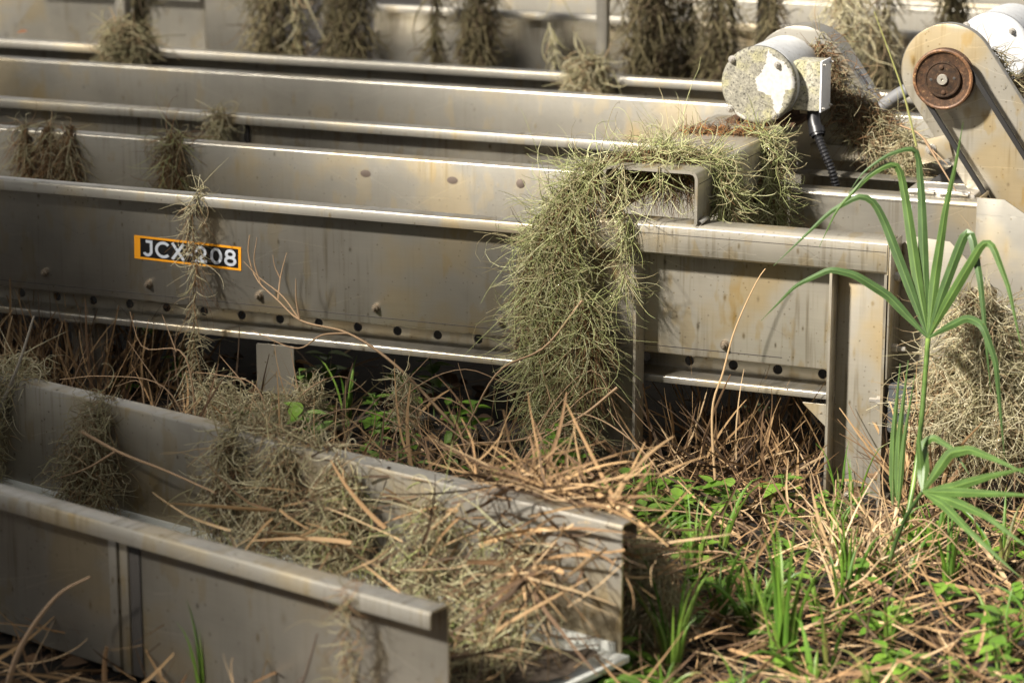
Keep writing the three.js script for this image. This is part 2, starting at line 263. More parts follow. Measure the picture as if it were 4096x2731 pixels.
backTrough('farthest stainless trough beyond the moss curtains', -4.42, -5.1, -3.0, 2.2, 0.21, [-2, 0.6], []);
{
  const T = thing('chute', 'pale stainless chute end with slanted edge behind the thin pole', 'chute');
  const s = new THREE.Shape(); [[-4.33, 0.2], [-3.3, 0.2], [-3.3, 0.60], [-3.99, 0.60]].forEach((p, i) => i ? s.lineTo(...p) : s.moveTo(...p)); s.closePath();
  const g = extr(s, 0.005, 0, 0.4); g.translate(0, 0, -3.2); part(T, 'side_plate', g, steel);
  part(T, 'rim', folded([[-3.16, 0.59], [-3.16, 0.612], [-3.21, 0.612]], 0.004, 0.006, -4.0, -3.3, 0.2), steel);
  part(T, 'back_plate', box3(-4.6, -3.3, 0.1, 0.7, -3.8, -3.795, 0.001, 0.9), steel);
  part(T, 'leg', box3(-4.2, -4.15, 0, 0.21, -3.3, -3.25, 0.002), steel);
  part(T, 'leg', box3(-3.4, -3.35, 0, 0.21, -3.3, -3.25, 0.002), steel);
}
// ------------------------------------------------------------------ poles and the pipe over them
function pole(x, z, w, d, h, label) { const P = thing('square_pole', label, 'pole', [x, 0, z]); part(P, 'tube', box3(-w / 2, w / 2, 0, h, -d / 2, d / 2, 0.003, x), steel); part(P, 'base_plate', box3(-0.06, 0.06, 0, 0.008, -0.06, 0.06, 0.001), steel); }
pole(-3.30, -2.62, 0.036, 0.045, 1.5, 'slim square pole by the slanted chute, moss bundle at its foot');
pole(-1.455, -2.45, 0.036, 0.03, 1.5, 'slim square pole rising from the moss tuft on the pale trough');
pole(-2.72, -3.05, 0.03, 0.05, 1.5, 'slim grey pole between two broad moss curtains');
pole(-1.08, -2.95, 0.036, 0.05, 1.5, 'shaded slim pole behind the lichen covered motor');
{ const P = thing('overhead_pipe', 'horizontal pipe on the slim poles carrying the moss curtains', 'pipe'); part(P, 'tube', tube([[-4.6, 1.52, -2.75], [-2, 1.52, -2.75], [1.4, 1.52, -2.75]], 0.021, 4, 10), steel); }
// ------------------------------------------------------------------ foreground trough
{
  const T = thing('conveyor_trough', 'low stainless trough on the ground filled with moss and straw', 'trough', [-0.018, 0, 1.258], -15.6 * Math.PI / 180);
  const y = 0.32;
  part(T, 'far_wall', folded([[0, 0.085], [0, y], [-0.045, y], [-0.045, y - 0.026]], 0.004, 0.008, -2.7, 0.0, 0.6), steel);
  part(T, 'near_wall', folded([[0.545, y - 0.028], [0.545, y], [0.5, y], [0.5, 0.03]], 0.004, 0.008, -2.7, 0.02, 1.3), steel);
  part(T, 'floor_liner', box3(-2.7, 0.02, 0.074, 0.086, 0.003, 0.495, 0.002), whitePlastic);
  { const g = new THREE.PlaneGeometry(1.98, 0.42, 80, 18); g.rotateX(-Math.PI / 2); const p = g.attributes.position; for (let i = 0; i < p.count; i++) p.setY(i, 0.006 + 0.03 * Math.max(0, 0.25 + fbm(p.getX(i) * 6, p.getZ(i) * 6, 3.3, 4) * 1.6)); g.computeVertexNormals(); part(T, 'added_dark_bed', metric(g), new THREE.MeshStandardMaterial({ color: C(0.045, 0.032, 0.02), roughness: 1 }), [-0.985, 0.086, 0.284]).userData.kind = 'stuff'; }  // dark bumpy sheet added over the liner to deepen the shaded voids
  part(T, 'liner_edge', box3(-2.7, -0.01, 0.0865, 0.104, 0.003, 0.013, 0.002), whitePlastic);
  part(T, 'floor', box3(-2.7, 0.0, 0.064, 0.073, 0.003, 0.496, 0.001), steel);
  part(T, 'splice_strip', box3(-0.748, -0.728, 0.03, 0.288, 0.5025, 0.512, 0.002, 0.2), steel);
  part(T, 'splice_strip', box3(-0.724, -0.704, 0.03, 0.288, 0.5025, 0.508, 0.002, 0.5), steel);
  part(T, 'dark_gap_strip', box3(-0.702, -0.676, 0.03, 0.288, 0.5025, 0.506, 0.002), darkLine);  // dark strip painted in place of the shadowed gap at the splice
  for (const lx of [-2.2, -0.6]) for (const lz of [0.04, 0.42]) part(T, 'leg', box3(lx, lx + 0.05, 0, 0.064, lz, lz + 0.05, 0.002), steel);
}
// ------------------------------------------------------------------ motors, belt guards, pulley
const inPoly = (x, y, P) => { let c = false; for (let i = 0, j = P.length - 1; i < P.length; j = i++) if ((P[i][1] > y) !== (P[j][1] > y) && x < (P[j][0] - P[i][0]) * (y - P[i][1]) / (P[j][1] - P[i][1]) + P[i][0]) c = !c; return c; };
const lichenCol = (u, v, s) => { const a = fbm(u * 23 + 0.3, v * 23 + 0.7, s + 0.4, 4), b = fbm(u * 5 + 0.6, v * 5, s + 4.3, 3), d = fbm(u * 71, v * 71 + 0.2, s + 8.6, 2); const dark = sstep(0.06, 0.4, fbm(u * 33 + 3.3, v * 33, s + 2.2, 3)) * 0.26; const g = 0.63 + a * 0.2 + d * 0.26 + b * 0.1 - dark; const yel = sstep(-0.1, 0.4, b + a * 0.3); return [g * (0.99 - 0.02 * yel), g * (0.965 - 0.02 * yel), g * (0.87 - 0.12 * yel)]; };
const peelA = [[820,350],[870,400],[930,430],[1000,470],[1100,560],[1150,700],[1150,790],[1050,800],[1020,930],[1000,1040],[970,1090],[900,1060],[905,980],[880,890],[800,860],[720,840],[690,760],[680,690],[740,640],[770,560],[800,500]].map(([x, y]) => [(x - 710) / 460, (770 - y) / 465]);
const peelB = [[385,1085],[470,1095],[570,1170],[520,1210],[440,1170]].map(([x, y]) => [(x - 710) / 460, (770 - y) / 465]);
const capTex = tex(512, (u, v) => { const jx = fbm(u * 30, v * 30, 3, 2) * 0.09, jy = fbm(u * 30, v * 30, 13, 2) * 0.09; const x = u * 2 - 1 + jx, y = v * 2 - 1 + jy; if (inPoly(x, y, peelA) || inPoly(x, y, peelB)) { const g = 0.84 + fbm(u * 20, v * 20, 33.3, 3) * 0.16; return [g, g * 0.985, g * 0.95]; } return lichenCol(u, v, 1); });
const lichenTex = tex(256, (u, v) => lichenCol(u * 0.7, v * 0.7, 21)); lichenTex.repeat.set(7, 7);
const paintTex = tex(512, (u, v) => { const a = fbm(u * 12, v * 12, 41, 4), r = sstep(0.30, 0.42, fbm(u * 34, v * 34, 47, 3)); const g = 0.90 + a * 0.1; return [g * (1 - 0.45 * r), g * (1 - 0.62 * r), g * (0.99 - 0.75 * r)]; }); paintTex.repeat.set(4, 4);
const capMat = new THREE.MeshStandardMaterial({ map: capTex, color: C(0.74, 0.74, 0.74), bumpMap: capTex, bumpScale: 0.0012, roughness: 0.85 });
const lichenMat = new THREE.MeshStandardMaterial({ map: lichenTex, bumpMap: lichenTex, bumpScale: 0.001, roughness: 0.9 });
const whitePaint = new THREE.MeshStandardMaterial({ map: paintTex, color: C(0.66, 0.67, 0.69), roughness: 0.42 });
const cleanWhite = new THREE.MeshStandardMaterial({ color: C(0.78, 0.79, 0.81), roughness: 0.4 });
const rustTex = tex(512, (u, v) => { const a = fbm(u * 14, v * 14, 61, 4), b = fbm(u * 70, v * 70, 63, 2), p = sstep(0.18, 0.38, fbm(u * 24, v * 24, 67, 3)); const g = 0.33 + a * 0.24 + b * 0.18; return [g * 0.92 + 0.16 * p, g * 0.66 + 0.15 * p, g * 0.46 + 0.11 * p]; }); rustTex.repeat.set(6, 6);
const rust = new THREE.MeshStandardMaterial({ map: rustTex, roughness: 0.85, metalness: 0.2 });
const rustChip = new THREE.MeshStandardMaterial({ map: rustTex, color: C(1.0, 1.0, 1.0), roughness: 0.7, metalness: 0.2 });
function motor(label, pos, len, cap, flip) {
  const M = thing('electric_motor', label, 'motor', pos, flip ? Math.PI : 0);
  const R = 0.0905;
  part(M, 'housing', metric(crease(latheZ([[0.001, -len], [R * 0.96, -len], [R, -len + 0.006], [R, -0.03], [R * 0.985, -0.029], [R * 0.985, -0.026], [R, -0.025], [R, -0.018], [0.001, -0.018]], 48).toNonIndexed(), 0.5)), whitePaint);
  const cg = latheZ([[0.0001, 0.0], [R * 0.9, -0.001], [R * 0.975, -0.004], [R * 1.02, -0.011], [R * 1.03, -0.0175], [0.0001, -0.0175]], 56); { const p = cg.attributes.position, uv = cg.attributes.uv; for (let i = 0; i < p.count; i++) uv.setXY(i, 0.5 + p.getX(i) / R / 2.08, 0.5 + p.getY(i) / R / 2.08); }
  part(M, 'end_cap', cg, cap);
  for (const [a, b] of [[-0.71, 0.64], [0.53, 0.58], [-0.74, -0.66], [0.5, -0.76]]) part(M, 'bolt', nutGeo, boltSteel, [a * R, b * R, -0.003]).scale.setScalar(0.9);
  part(M, 'foot_rail', box3(-0.085, 0.085, -0.0995, -0.0885, -0.17, -0.03, 0.002), rust);
  part(M, 'foot_pad', box3(-0.06, 0.06, -0.0885, -0.07, -0.16, -0.04, 0.004), rust);
  return M;
}
{
  const M = motor('electric motor with lichen covered end cap and peeling white paint', [-0.372, 0.806, -0.61], 0.235, capMat, false);
  // junction box on its right flank
  const J = part(M, 'junction_box', metric(bar(0.068, 0.118, 0.075, 0.006)), lichenMat, [0.106, -0.002, -0.085]);
  part(J, 'neck', metric(bar(0.04, 0.10, 0.06, 0.004)), lichenMat, [-0.05, -0.004, 0.0]);
  const L = part(J, 'lid', bar(0.004, 0.122, 0.079, 0.0015), cleanWhite, [0.0362, 0, 0]);
  for (const y of [-0.052, 0.052]) for (const z of [-0.032, 0.032]) part(J, 'screw', nutGeo, boltSteel, [0.038, y, z], [0, Math.PI / 2, 0]).scale.setScalar(0.45);
  part(M, 'paint_patch', (() => { const g = new THREE.CylinderGeometry(0.0912, 0.0912, 0.05, 16, 1, true, 0, 0.55); g.rotateX(Math.PI / 2); g.rotateZ(0.95 - 0.28); return g; })(), new THREE.MeshStandardMaterial({ color: C(0.07, 0.075, 0.08), roughness: 0.6 }), [0, 0, -0.165]);
  const c = tube([[-0.255, 0.742, -0.69], [-0.25, 0.715, -0.68], [-0.235, 0.685, -0.665]], 0.0165, 10, 14); 
  const K = thing('flexible_conduit', 'black corrugated conduit hanging below the motor junction box', 'conduit');
  part(K, 'connector', c, blackRubber);
  part(K, 'connector_nut', tube([[-0.243, 0.703, -0.674], [-0.238, 0.69, -0.668]], 0.02, 1, 8), blackRubber);
  const cur = new THREE.CatmullRomCurve3([V(-0.235, 0.685, -0.665), V(-0.217, 0.655, -0.65), V(-0.195, 0.612, -0.645), V(-0.18, 0.56, -0.65)]);
  const seg = 90, tg = new THREE.TubeGeometry(cur, seg, 0.0098, 12, false), p = tg.attributes.position;
  for (let i = 0; i <= seg; i++) { const q = cur.getPointAt(i / seg), k = 1 + 0.16 * Math.sin(i / seg * Math.PI * 2 * 17); for (let j = 0; j <= 12; j++) { const n = i * 13 + j; p.setXYZ(n, q.x + (p.getX(n) - q.x) * k, q.y + (p.getY(n) - q.y) * k, q.z + (p.getZ(n) - q.z) * k); } } tg.computeVertexNormals();
  part(K, 'corrugated_hose', tg, blackRubber);
}
// stadium outline leaning down to the right
function stadium(r, L, ang) { const s = new THREE.Shape(), a = ang, n = 28; const dx = Math.cos(a), dy = -Math.sin(a); for (let i = 0; i <= n; i++) { const t = Math.PI / 2 - a + Math.PI * i / n; s[i ? 'lineTo' : 'moveTo'](Math.cos(t) * r, Math.sin(t) * r); } s.lineTo(dx * L + Math.cos(Math.PI * 1.5 - a) * r, dy * L + Math.sin(Math.PI * 1.5 - a) * r); s.lineTo(dx * L + Math.cos(Math.PI / 2 - a) * r, dy * L + Math.sin(Math.PI / 2 - a) * r); s.closePath(); return s; }
const LEAN = 55 * Math.PI / 180;
{
  // guard behind the lichen motor
  const G = thing('belt_guard', 'grey rounded belt guard behind the lichen covered motor, sticker on its flank', 'belt guard', [-0.342,0.798,-0.9]);
  const r = 0.122; const sh = stadium(r, 0.34, LEAN); const inner = stadium(r - 0.003, 0.336, LEAN); 
  const g = extr(sh, 0.004, 0.0008, 0.2, 24); part(G, 'face_plate', g, steel, [0, 0, 0.045]);
  const ring = new THREE.Shape(sh.getPoints(12)); ring.holes.push(new THREE.Path(inner.getPoints(12).reverse())); part(G, 'rim', extr(ring, 0.088, 0, 0.6, 24), steel);
  const cv = document.createElement('canvas'); cv.width = 384; cv.height = 96; const x = cv.getContext('2d'); x.fillStyle = '#e9e9ea'; x.fillRect(0, 0, 384, 96); x.fillStyle = '#17181a'; x.fillRect(14, 14, 168, 68); x.fillStyle = '#c9c9c9'; for (let i = 0; i < 4; i++) x.fillRect(24, 24 + i * 14, 90 + (i * 37) % 50, 4); x.strokeStyle = '#2a2b2d'; x.lineWidth = 4; x.beginPath(); x.arc(226, 48, 22, 0, 7); x.stroke(); x.beginPath(); x.moveTo(206, 70); x.lineTo(244, 28); x.stroke(); x.fillStyle = '#1c1d1f'; x.beginPath(); x.moveTo(266, 20); x.lineTo(322, 40); x.lineTo(300, 80); x.closePath(); x.fill(); x.fillRect(334, 16, 36, 60);
  const t = new THREE.CanvasTexture(cv); t.colorSpace = THREE.SRGBColorSpace; const sg = new THREE.PlaneGeometry(0.115, 0.032); sg.rotateX(-Math.PI / 2); sg.rotateZ(-LEAN);
  const ox = Math.cos(Math.PI / 2 - LEAN) * (r + 0.0008), oy = Math.sin(Math.PI / 2 - LEAN) * (r + 0.0008); const d = 0.115; part(G, 'warning_sticker', sg, new THREE.MeshStandardMaterial({ map: t, roughness: 0.4 }), [ox + Math.cos(LEAN) * d, oy - Math.sin(LEAN) * d, 0.005]);
  // open guard with pulley
  const H = thing('belt_guard', 'open pale belt guard plate holding the rusty pulley', 'belt guard', [0.072,0.86,-0.66]);
  const R2 = 0.1085; part(H, 'back_plate', extr(stadium(R2, 0.62, LEAN), 0.004, 0.0008, 0.9, 30), dirtySteel);
  const o2 = stadium(R2 + 0.0015, 0.62, LEAN), i2 = stadium(R2 - 0.002, 0.618, LEAN); const ring2 = new THREE.Shape(o2.getPoints(12)); ring2.holes.push(new THREE.Path(i2.getPoints(12).reverse())); part(H, 'rim', extr(ring2, 0.022, 0, 0.1, 24), steel, [0, 0, -0.0092]);
  const bx = part(H, 'bracket', metric(bar(0.075, 0.055, 0.004, 0.002)), dirtySteel, [-0.02, -0.185, 0.012], [0, 0, -LEAN + 1.25]); part(bx, 'bolt', nutGeo, boltSteel, [-0.008, 0.004, 0.002]).scale.setScalar(1.15);
  part(H, 'dark_bracket', metric(bar(0.16, 0.13, 0.006, 0.002)), new THREE.MeshStandardMaterial({ color: C(0.02, 0.019, 0.018), roughness: 0.7 }), [0.05, -0.30, -0.05], [0, 0, -0.9]);
  const c = H.position, P = thing('drive_pulley', 'rusty grooved drive pulley with bright shaft end', 'pulley', [c.x + 0.004, c.y - 0.012, c.z + 0.06]);
  const pr = 0.0705; part(P, 'rim', metric(crease(latheZ([[0.04, -0.004], [0.048, -0.003], [0.062, 0.002], [pr - 0.003, 0.006], [pr, 0.003], [pr, -0.002], [pr - 0.012, -0.009], [pr, -0.016], [pr, -0.022], [0.02, -0.022], [0.02, -0.004]], 56).toNonIndexed(), 0.5)), rust);
  part(P, 'chipped_edge', metric(crease(latheZ([[pr - 0.0075, 0.0052], [pr - 0.004, 0.0068], [pr - 0.0005, 0.0045]], 56).toNonIndexed(), 0.5)), new THREE.MeshStandardMaterial({ map: rustTex, color: C(2.2, 2.1, 1.9), roughness: 0.6 }));
  part(P, 'hub', metric(crease(latheZ([[0.0001, 0.004], [0.036, 0.004], [0.0385, 0.006], [0.0415, 0.005], [0.0415, -0.003], [0.0001, -0.003]], 40).toNonIndexed(), 0.5)), new THREE.MeshStandardMaterial({ map: rustTex, color: C(0.55, 0.55, 0.5), roughness: 0.85, metalness: 0.2 }));
  part(P, 'shaft', crease(latheZ([[0.0001, 0.006], [0.003, 0.006], [0.0032, 0.010], [0.0115, 0.010], [0.0125, 0.009], [0.0125, -0.05], [0.0001, -0.05]], 28).toNonIndexed(), 0.5), new THREE.MeshStandardMaterial({ color: C(0.62, 0.58, 0.50), metalness: 0.8, roughness: 0.38 }));
  for (const [a, b] of [[-0.027, -0.002], [0.027, 0.004]]) part(P, 'bolt_hole', latheZ([[0.0001, 0.0045], [0.0036, 0.0045], [0.0036, 0.003]], 14), darkLine, [a, b, 0]);
  for (const [a, b] of [[-0.004, 0.028], [0.003, -0.03]]) part(P, 'bolt', latheZ([[0.0001, 0.008], [0.005, 0.0075], [0.0058, 0.004]], 14), rust, [a, b, 0]);
  const Bt = thing('drive_belt', 'black vee belt running down from the rusty pulley', 'belt');
  for (const sgn of [-1, 1]) { const nx = Math.sin(LEAN) * sgn, ny = Math.cos(LEAN) * sgn, L = 0.46; const g = bar(L, 0.011, 0.01, 0.002); g.rotateZ(-LEAN); part(Bt, 'belt_run', g, beltMat, [P.position.x + nx * 0.063 + Math.cos(LEAN) * L / 2, P.position.y + ny * 0.063 - Math.sin(LEAN) * L / 2, P.position.z - 0.01]); }
  const M2 = motor('white painted motor with rust specks behind the open belt guard', [c.x + 0.035, c.y + 0.008, c.z - 0.30], 0.235, whitePaint, false); 
}
{ const K = thing('grey_conduit', 'short grey conduit bend beside the open belt guard', 'conduit'); part(K, 'pipe', tube([[-0.129,0.735,-0.85], [-0.098,0.761,-0.85], [-0.056,0.787,-0.85]], 0.0165, 10, 12), new THREE.MeshStandardMaterial({ color: C(0.16, 0.16, 0.165), roughness: 0.6 })); }

// ------------------------------------------------------------------ hanging moss
const greenMoss = [[0.46, 0.47, 0.23], [0.38, 0.41, 0.18], [0.56, 0.55, 0.32], [0.27, 0.29, 0.11], [0.42, 0.36, 0.20], [0.18, 0.15, 0.075]];
const paleMoss = [[0.47, 0.42, 0.26], [0.40, 0.36, 0.22], [0.54, 0.49, 0.33], [0.33, 0.30, 0.16], [0.34, 0.25, 0.14]];
const drabMoss = [[0.30, 0.27, 0.15], [0.24, 0.22, 0.12], [0.34, 0.30, 0.18], [0.20, 0.16, 0.09], [0.28, 0.20, 0.11]];
const darkMoss = [[0.13, 0.11, 0.052], [0.095, 0.08, 0.04], [0.17, 0.14, 0.07], [0.085, 0.06, 0.032]];  // darker olive-brown palette for most of the background curtains
const brownMoss = [[0.20, 0.11, 0.05], [0.14, 0.08, 0.04], [0.26, 0.14, 0.06], [0.10, 0.06, 0.03]];
const mossMat = new THREE.MeshStandardMaterial({ vertexColors: true, roughness: 0.95 });
const _a = V(), _d = V(), _x = V(), _n = V(), _b = V();
function filaments(list) { // list of {p, d, len, r, curl axis, curl, col}
  const SEG = 8, nv = list.length * (SEG + 1) * 3, pos = new Float32Array(nv * 3), col = new Float32Array(nv * 3), idx = new Uint32Array(list.length * SEG * 18); let v = 0, q = 0;
  for (const f of list) {
    _a.copy(f.p); _d.copy(f.d).normalize(); const st = f.len / SEG, base = v, w = rr(0.85, 1.15);
    for (let i = 0; i <= SEG; i++) {
      _n.set(0.31, 0.87, 0.22).cross(_d).normalize(); _b.crossVectors(_d, _n); const r = f.r * (1 - 0.65 * i / SEG);
      for (let k = 0; k < 3; k++) { const an = k * 2.0944, c = Math.cos(an) * r, s = Math.sin(an) * r; pos[v * 3] = _a.x + _n.x * c + _b.x * s; pos[v * 3 + 1] = _a.y + _n.y * c + _b.y * s; pos[v * 3 + 2] = _a.z + _n.z * c + _b.z * s; col[v * 3] = f.col[0] * w; col[v * 3 + 1] = f.col[1] * w; col[v * 3 + 2] = f.col[2] * w; v++; }
      _a.addScaledVector(_d, st); _d.applyAxisAngle(f.ax, f.curl / SEG * (0.4 + 1.2 * i / SEG)); f.ax.x += rr(-0.5, 0.5); f.ax.y += rr(-0.5, 0.5); f.ax.z += rr(-0.5, 0.5); f.ax.normalize(); if (f.sag) { _d.y -= f.sag / SEG; _d.normalize(); }
      if (i < SEG) for (let k = 0; k < 3; k++) { const a = base + i * 3 + k, b = base + i * 3 + (k + 1) % 3; idx[q++] = a; idx[q++] = b; idx[q++] = a + 3; idx[q++] = b; idx[q++] = b + 3; idx[q++] = a + 3; }
    }
  }
  const g = new THREE.BufferGeometry(); g.setAttribute('position', new THREE.BufferAttribute(pos, 3)); g.setAttribute('color', new THREE.BufferAttribute(col, 3)); g.setIndex(new THREE.BufferAttribute(idx, 1)); g.computeVertexNormals(); return g;
}
const randUnit = () => { let u; do u = V(rr(-1, 1), rr(-1, 1), rr(-1, 1)); while (u.lengthSq() > 1 || u.lengthSq() < 0.01); return u.normalize(); };
// spines: [[x,y,z,r],...]; flat squashes the spread in y (moss lying on something); fz squashes it in z
function moss(name, label, spines, n, o = {}) {
  const { len = [0.03, 0.075], rad = 0.0013, cols = greenMoss, flat = 1, fz = 1, down = 0.45, wild = 1, curl = 5.2, group, minY = -9, along = 0.35 } = o;
  const T = thing(name, label, o.cat || 'moss', [0, 0, 0], 0, group);
  const lens = spines.map(s => { let l = 0; for (let i = 1; i < s.length; i++) l += Math.hypot(s[i][0] - s[i - 1][0], s[i][1] - s[i - 1][1], s[i][2] - s[i - 1][2]) * (s[i][3] + s[i - 1][3] + 0.02); return l; }), tot = lens.reduce((a, b) => a + b, 0);
  const list = [];
  for (let i = 0; i < n; i++) {
    let k = 0, u = rnd() * tot; while (k < spines.length - 1 && u > lens[k]) u -= lens[k++];
    const s = spines[k]; let t, a, b, f, r; do { t = rnd() * (s.length - 1); const j = Math.min(Math.floor(t), s.length - 2); f = t - j; a = s[j]; b = s[j + 1]; r = a[3] + (b[3] - a[3]) * f; } while (rnd() > (r + 0.004) / (Math.max(...s.map(q => q[3])) + 0.004));
    const off = V(gauss() * r, gauss() * r * flat, gauss() * r * fz); const p = V(a[0] + (b[0] - a[0]) * f, a[1] + (b[1] - a[1]) * f, a[2] + (b[2] - a[2]) * f).add(off);
    if (p.y < minY) p.y = minY + rnd() * 0.01;
    const tan = V(b[0] - a[0], b[1] - a[1], b[2] - a[2]).normalize(); if (flat < 1 && rnd() < 0.5) tan.negate();
    const d = randUnit().multiplyScalar(wild).addScaledVector(tan, along); d.y -= down * rr(0.2, 1); if (flat < 1) d.y *= 0.45; d.z *= 0.4 + 0.6 * fz;
    const lng = rnd() < 0.12 ? 1.6 : 1;
    list.push({ p, d: d.normalize(), len: rr(...len) * lng, r: rad * rr(0.75, 1.2), ax: randUnit(), curl: rr(-curl, curl), sag: flat < 1 ? 0.35 : 0.25, col: cols[Math.floor(rnd() * cols.length)] });
  }
  const m = part(T, 'strands', filaments(list), mossMat); m.userData.kind = 'stuff';
  if (o.core) { const l2 = []; for (let i = 0; i < n * o.core; i++) { const s = spines[Math.floor(rnd() * spines.length)], t = rnd() * (s.length - 1), j = Math.min(Math.floor(t), s.length - 2), f = t - j, a = s[j], b = s[j + 1], r = (a[3] + (b[3] - a[3]) * f) * 0.6; l2.push({ p: V(a[0] + (b[0] - a[0]) * f + gauss() * r, a[1] + (b[1] - a[1]) * f + gauss() * r * flat, a[2] + (b[2] - a[2]) * f + gauss() * r * fz), d: V(gauss(), -1, gauss()).normalize(), len: rr(0.05, 0.14), r: 0.0009, ax: randUnit(), curl: rr(-1, 1), sag: 0, col: brownMoss[Math.floor(rnd() * 4)] }); } part(T, 'dark_core_stems', filaments(l2), mossMat).userData.kind = 'stuff'; }  // brown inner stems, their dark colour also paints shade into the clump gaps
  return T;
}
// big drape over the open end of the channel and down its left side
seed = 101;
moss('moss_drape', 'thick green moss drape hanging from the channel mouth down to the straw', [
  [[-0.53, 0.714, -0.05, 0.03], [-0.42, 0.722, -0.08, 0.042], [-0.35, 0.716, -0.10, 0.035]],
  [[-0.50, 0.714, -0.13, 0.028], [-0.38, 0.718, -0.15, 0.03]],
  [[-0.54, 0.712, -0.03, 0.025], [-0.60, 0.665, 0.0, 0.03], [-0.655, 0.58, 0.015, 0.04], [-0.685, 0.45, 0.03, 0.045], [-0.68, 0.3, 0.04, 0.04], [-0.66, 0.16, 0.05, 0.028]],
  [[-0.54, 0.69, -0.01, 0.022], [-0.60, 0.62, 0.015, 0.035], [-0.62, 0.5, 0.03, 0.045], [-0.595, 0.40, 0.04, 0.05], [-0.58, 0.24, 0.05, 0.04], [-0.57, 0.07, 0.055, 0.024]],
  [[-0.645, 0.58, 0.015, 0.04], [-0.64, 0.42, 0.035, 0.05], [-0.63, 0.25, 0.045, 0.042], [-0.61, 0.06, 0.055, 0.025]],
  [[-0.57, 0.42, 0.05, 0.035], [-0.535, 0.35, 0.05, 0.03], [-0.53, 0.24, 0.05, 0.025]],
], 4400, { core: 0.7, fz: 0.8, minY: 0.02, len: [0.05, 0.14], rad: 0.00115, down: 0.3 });
moss('moss_tassel', 'wispy moss tassel hanging over the beam below the channel mouth', [
  [[-0.49, 0.715, 0.004, 0.02], [-0.48, 0.65, 0.012, 0.018], [-0.47, 0.58, 0.018, 0.022], [-0.465, 0.5, 0.022, 0.025], [-0.47, 0.42, 0.026, 0.02]],
  [[-0.40, 0.712, 0.004, 0.012], [-0.385, 0.66, 0.01, 0.01]],
], 230, { fz: 0.5, len: [0.05, 0.1], down: 0.8 });
moss('moss_drape', 'green moss drape over the right side of the channel mouth', [
  [[-0.35, 0.716, -0.13, 0.026], [-0.31, 0.70, -0.13, 0.022], [-0.292, 0.65, -0.12, 0.028], [-0.285, 0.60, -0.11, 0.03]],
  [[-0.345, 0.716, -0.18, 0.026], [-0.305, 0.695, -0.18, 0.022], [-0.29, 0.64, -0.165, 0.028], [-0.285, 0.595, -0.15, 0.025]],
], 850, { core: 0.2, len: [0.04, 0.09] });
moss('moss_drape', 'green moss hanging from the brown litter strip on the channel', [
  [[-0.335, 0.714, -0.50, 0.018], [-0.302, 0.70, -0.49, 0.02], [-0.288, 0.63, -0.47, 0.032], [-0.275, 0.55, -0.44, 0.04], [-0.275, 0.5, -0.43, 0.03]],
], 950, { core: 0.25, len: [0.04, 0.09] });
moss('litter_strip', 'rusty brown strip of rotted moss across the channel top', [[[-0.50, 0.711, -0.47, 0.018], [-0.42, 0.712, -0.49, 0.024], [-0.33, 0.713, -0.50, 0.024]]], 900, { cols: brownMoss.concat([[0.34, 0.15, 0.04]]), flat: 0.35, len: [0.015, 0.04], down: 0.1, cat: 'litter' });
moss('moss_clump', 'brown moss inside the trough seen through the channel mouth', [[[-0.34, 0.60, -0.52, 0.05], [-0.33, 0.50, -0.5, 0.06]]], 900, { cols: drabMoss });
// pale heap at the right
moss('moss_heap', 'big pale moss heap hanging on the end plate behind the palm', [
  [[0.284,0.471,-0.06, 0.035], [0.298,0.394,-0.03, 0.065], [0.298,0.284,-0.01, 0.085], [0.319,0.18,0.02, 0.09]],
  [[0.332,0.438,-0.06, 0.05], [0.366,0.334,-0.03, 0.08], [0.392,0.216,0.02, 0.09]],
  [[0.25,0.322,-0.03, 0.045], [0.251,0.244,0, 0.06], [0.275,0.168,0.03, 0.06]],
], 3800, { cols: paleMoss, core: 0.3, len: [0.06, 0.15], rad: 0.0013, minY: 0.03, down: 0.6 });
// string over the number plate
moss('moss_string', 'thin moss string hanging over the JCX-208 plate', [
  [[-1.555, 0.568, -0.04, 0.014], [-1.56, 0.556, -0.012, 0.016], [-1.575, 0.52, -0.005, 0.018], [-1.57, 0.45, -0.004, 0.018], [-1.56, 0.40, -0.004, 0.012], [-1.565, 0.34, -0.003, 0.006], [-1.57, 0.26, -0.003, 0.008], [-1.575, 0.21, -0.002, 0.012], [-1.575, 0.15, 0, 0.03], [-1.57, 0.08, 0.01, 0.04]],
], 330, { core: 0.2, cols: paleMoss, rad: 0.0011, fz: 0.5, len: [0.03, 0.08] });
// tufts over the far wall of the main trough and rims behind
moss('moss_tuft', 'wide moss tuft thrown over the far wall of the numbered trough', [[[-2.45, 0.572, -0.665, 0.012], [-2.43, 0.566, -0.63, 0.02], [-2.42, 0.50, -0.622, 0.028], [-2.41, 0.42, -0.615, 0.03]], [[-2.37, 0.572, -0.665, 0.015], [-2.36, 0.566, -0.63, 0.03], [-2.35, 0.49, -0.618, 0.04], [-2.35, 0.40, -0.61, 0.045]], [[-2.30, 0.574, -0.665, 0.015], [-2.29, 0.566, -0.63, 0.03], [-2.285, 0.48, -0.618, 0.035], [-2.28, 0.42, -0.61, 0.045]]], 620, { core: 0.9, cols: paleMoss.concat(drabMoss, brownMoss), rad: 0.0015, down: 1.0, fz: 0.6, len: [0.05, 0.13] });
moss('moss_tuft', 'narrow dark moss tuft on the far wall of the numbered trough', [[[-1.98, 0.574, -0.665, 0.02], [-1.975, 0.566, -0.63, 0.03], [-1.97, 0.51, -0.62, 0.035], [-1.965, 0.44, -0.612, 0.04]]], 420, { core: 0.9, cols: drabMoss.concat(brownMoss, greenMoss), rad: 0.0014, down: 1.0, fz: 0.6, len: [0.05, 0.12] });
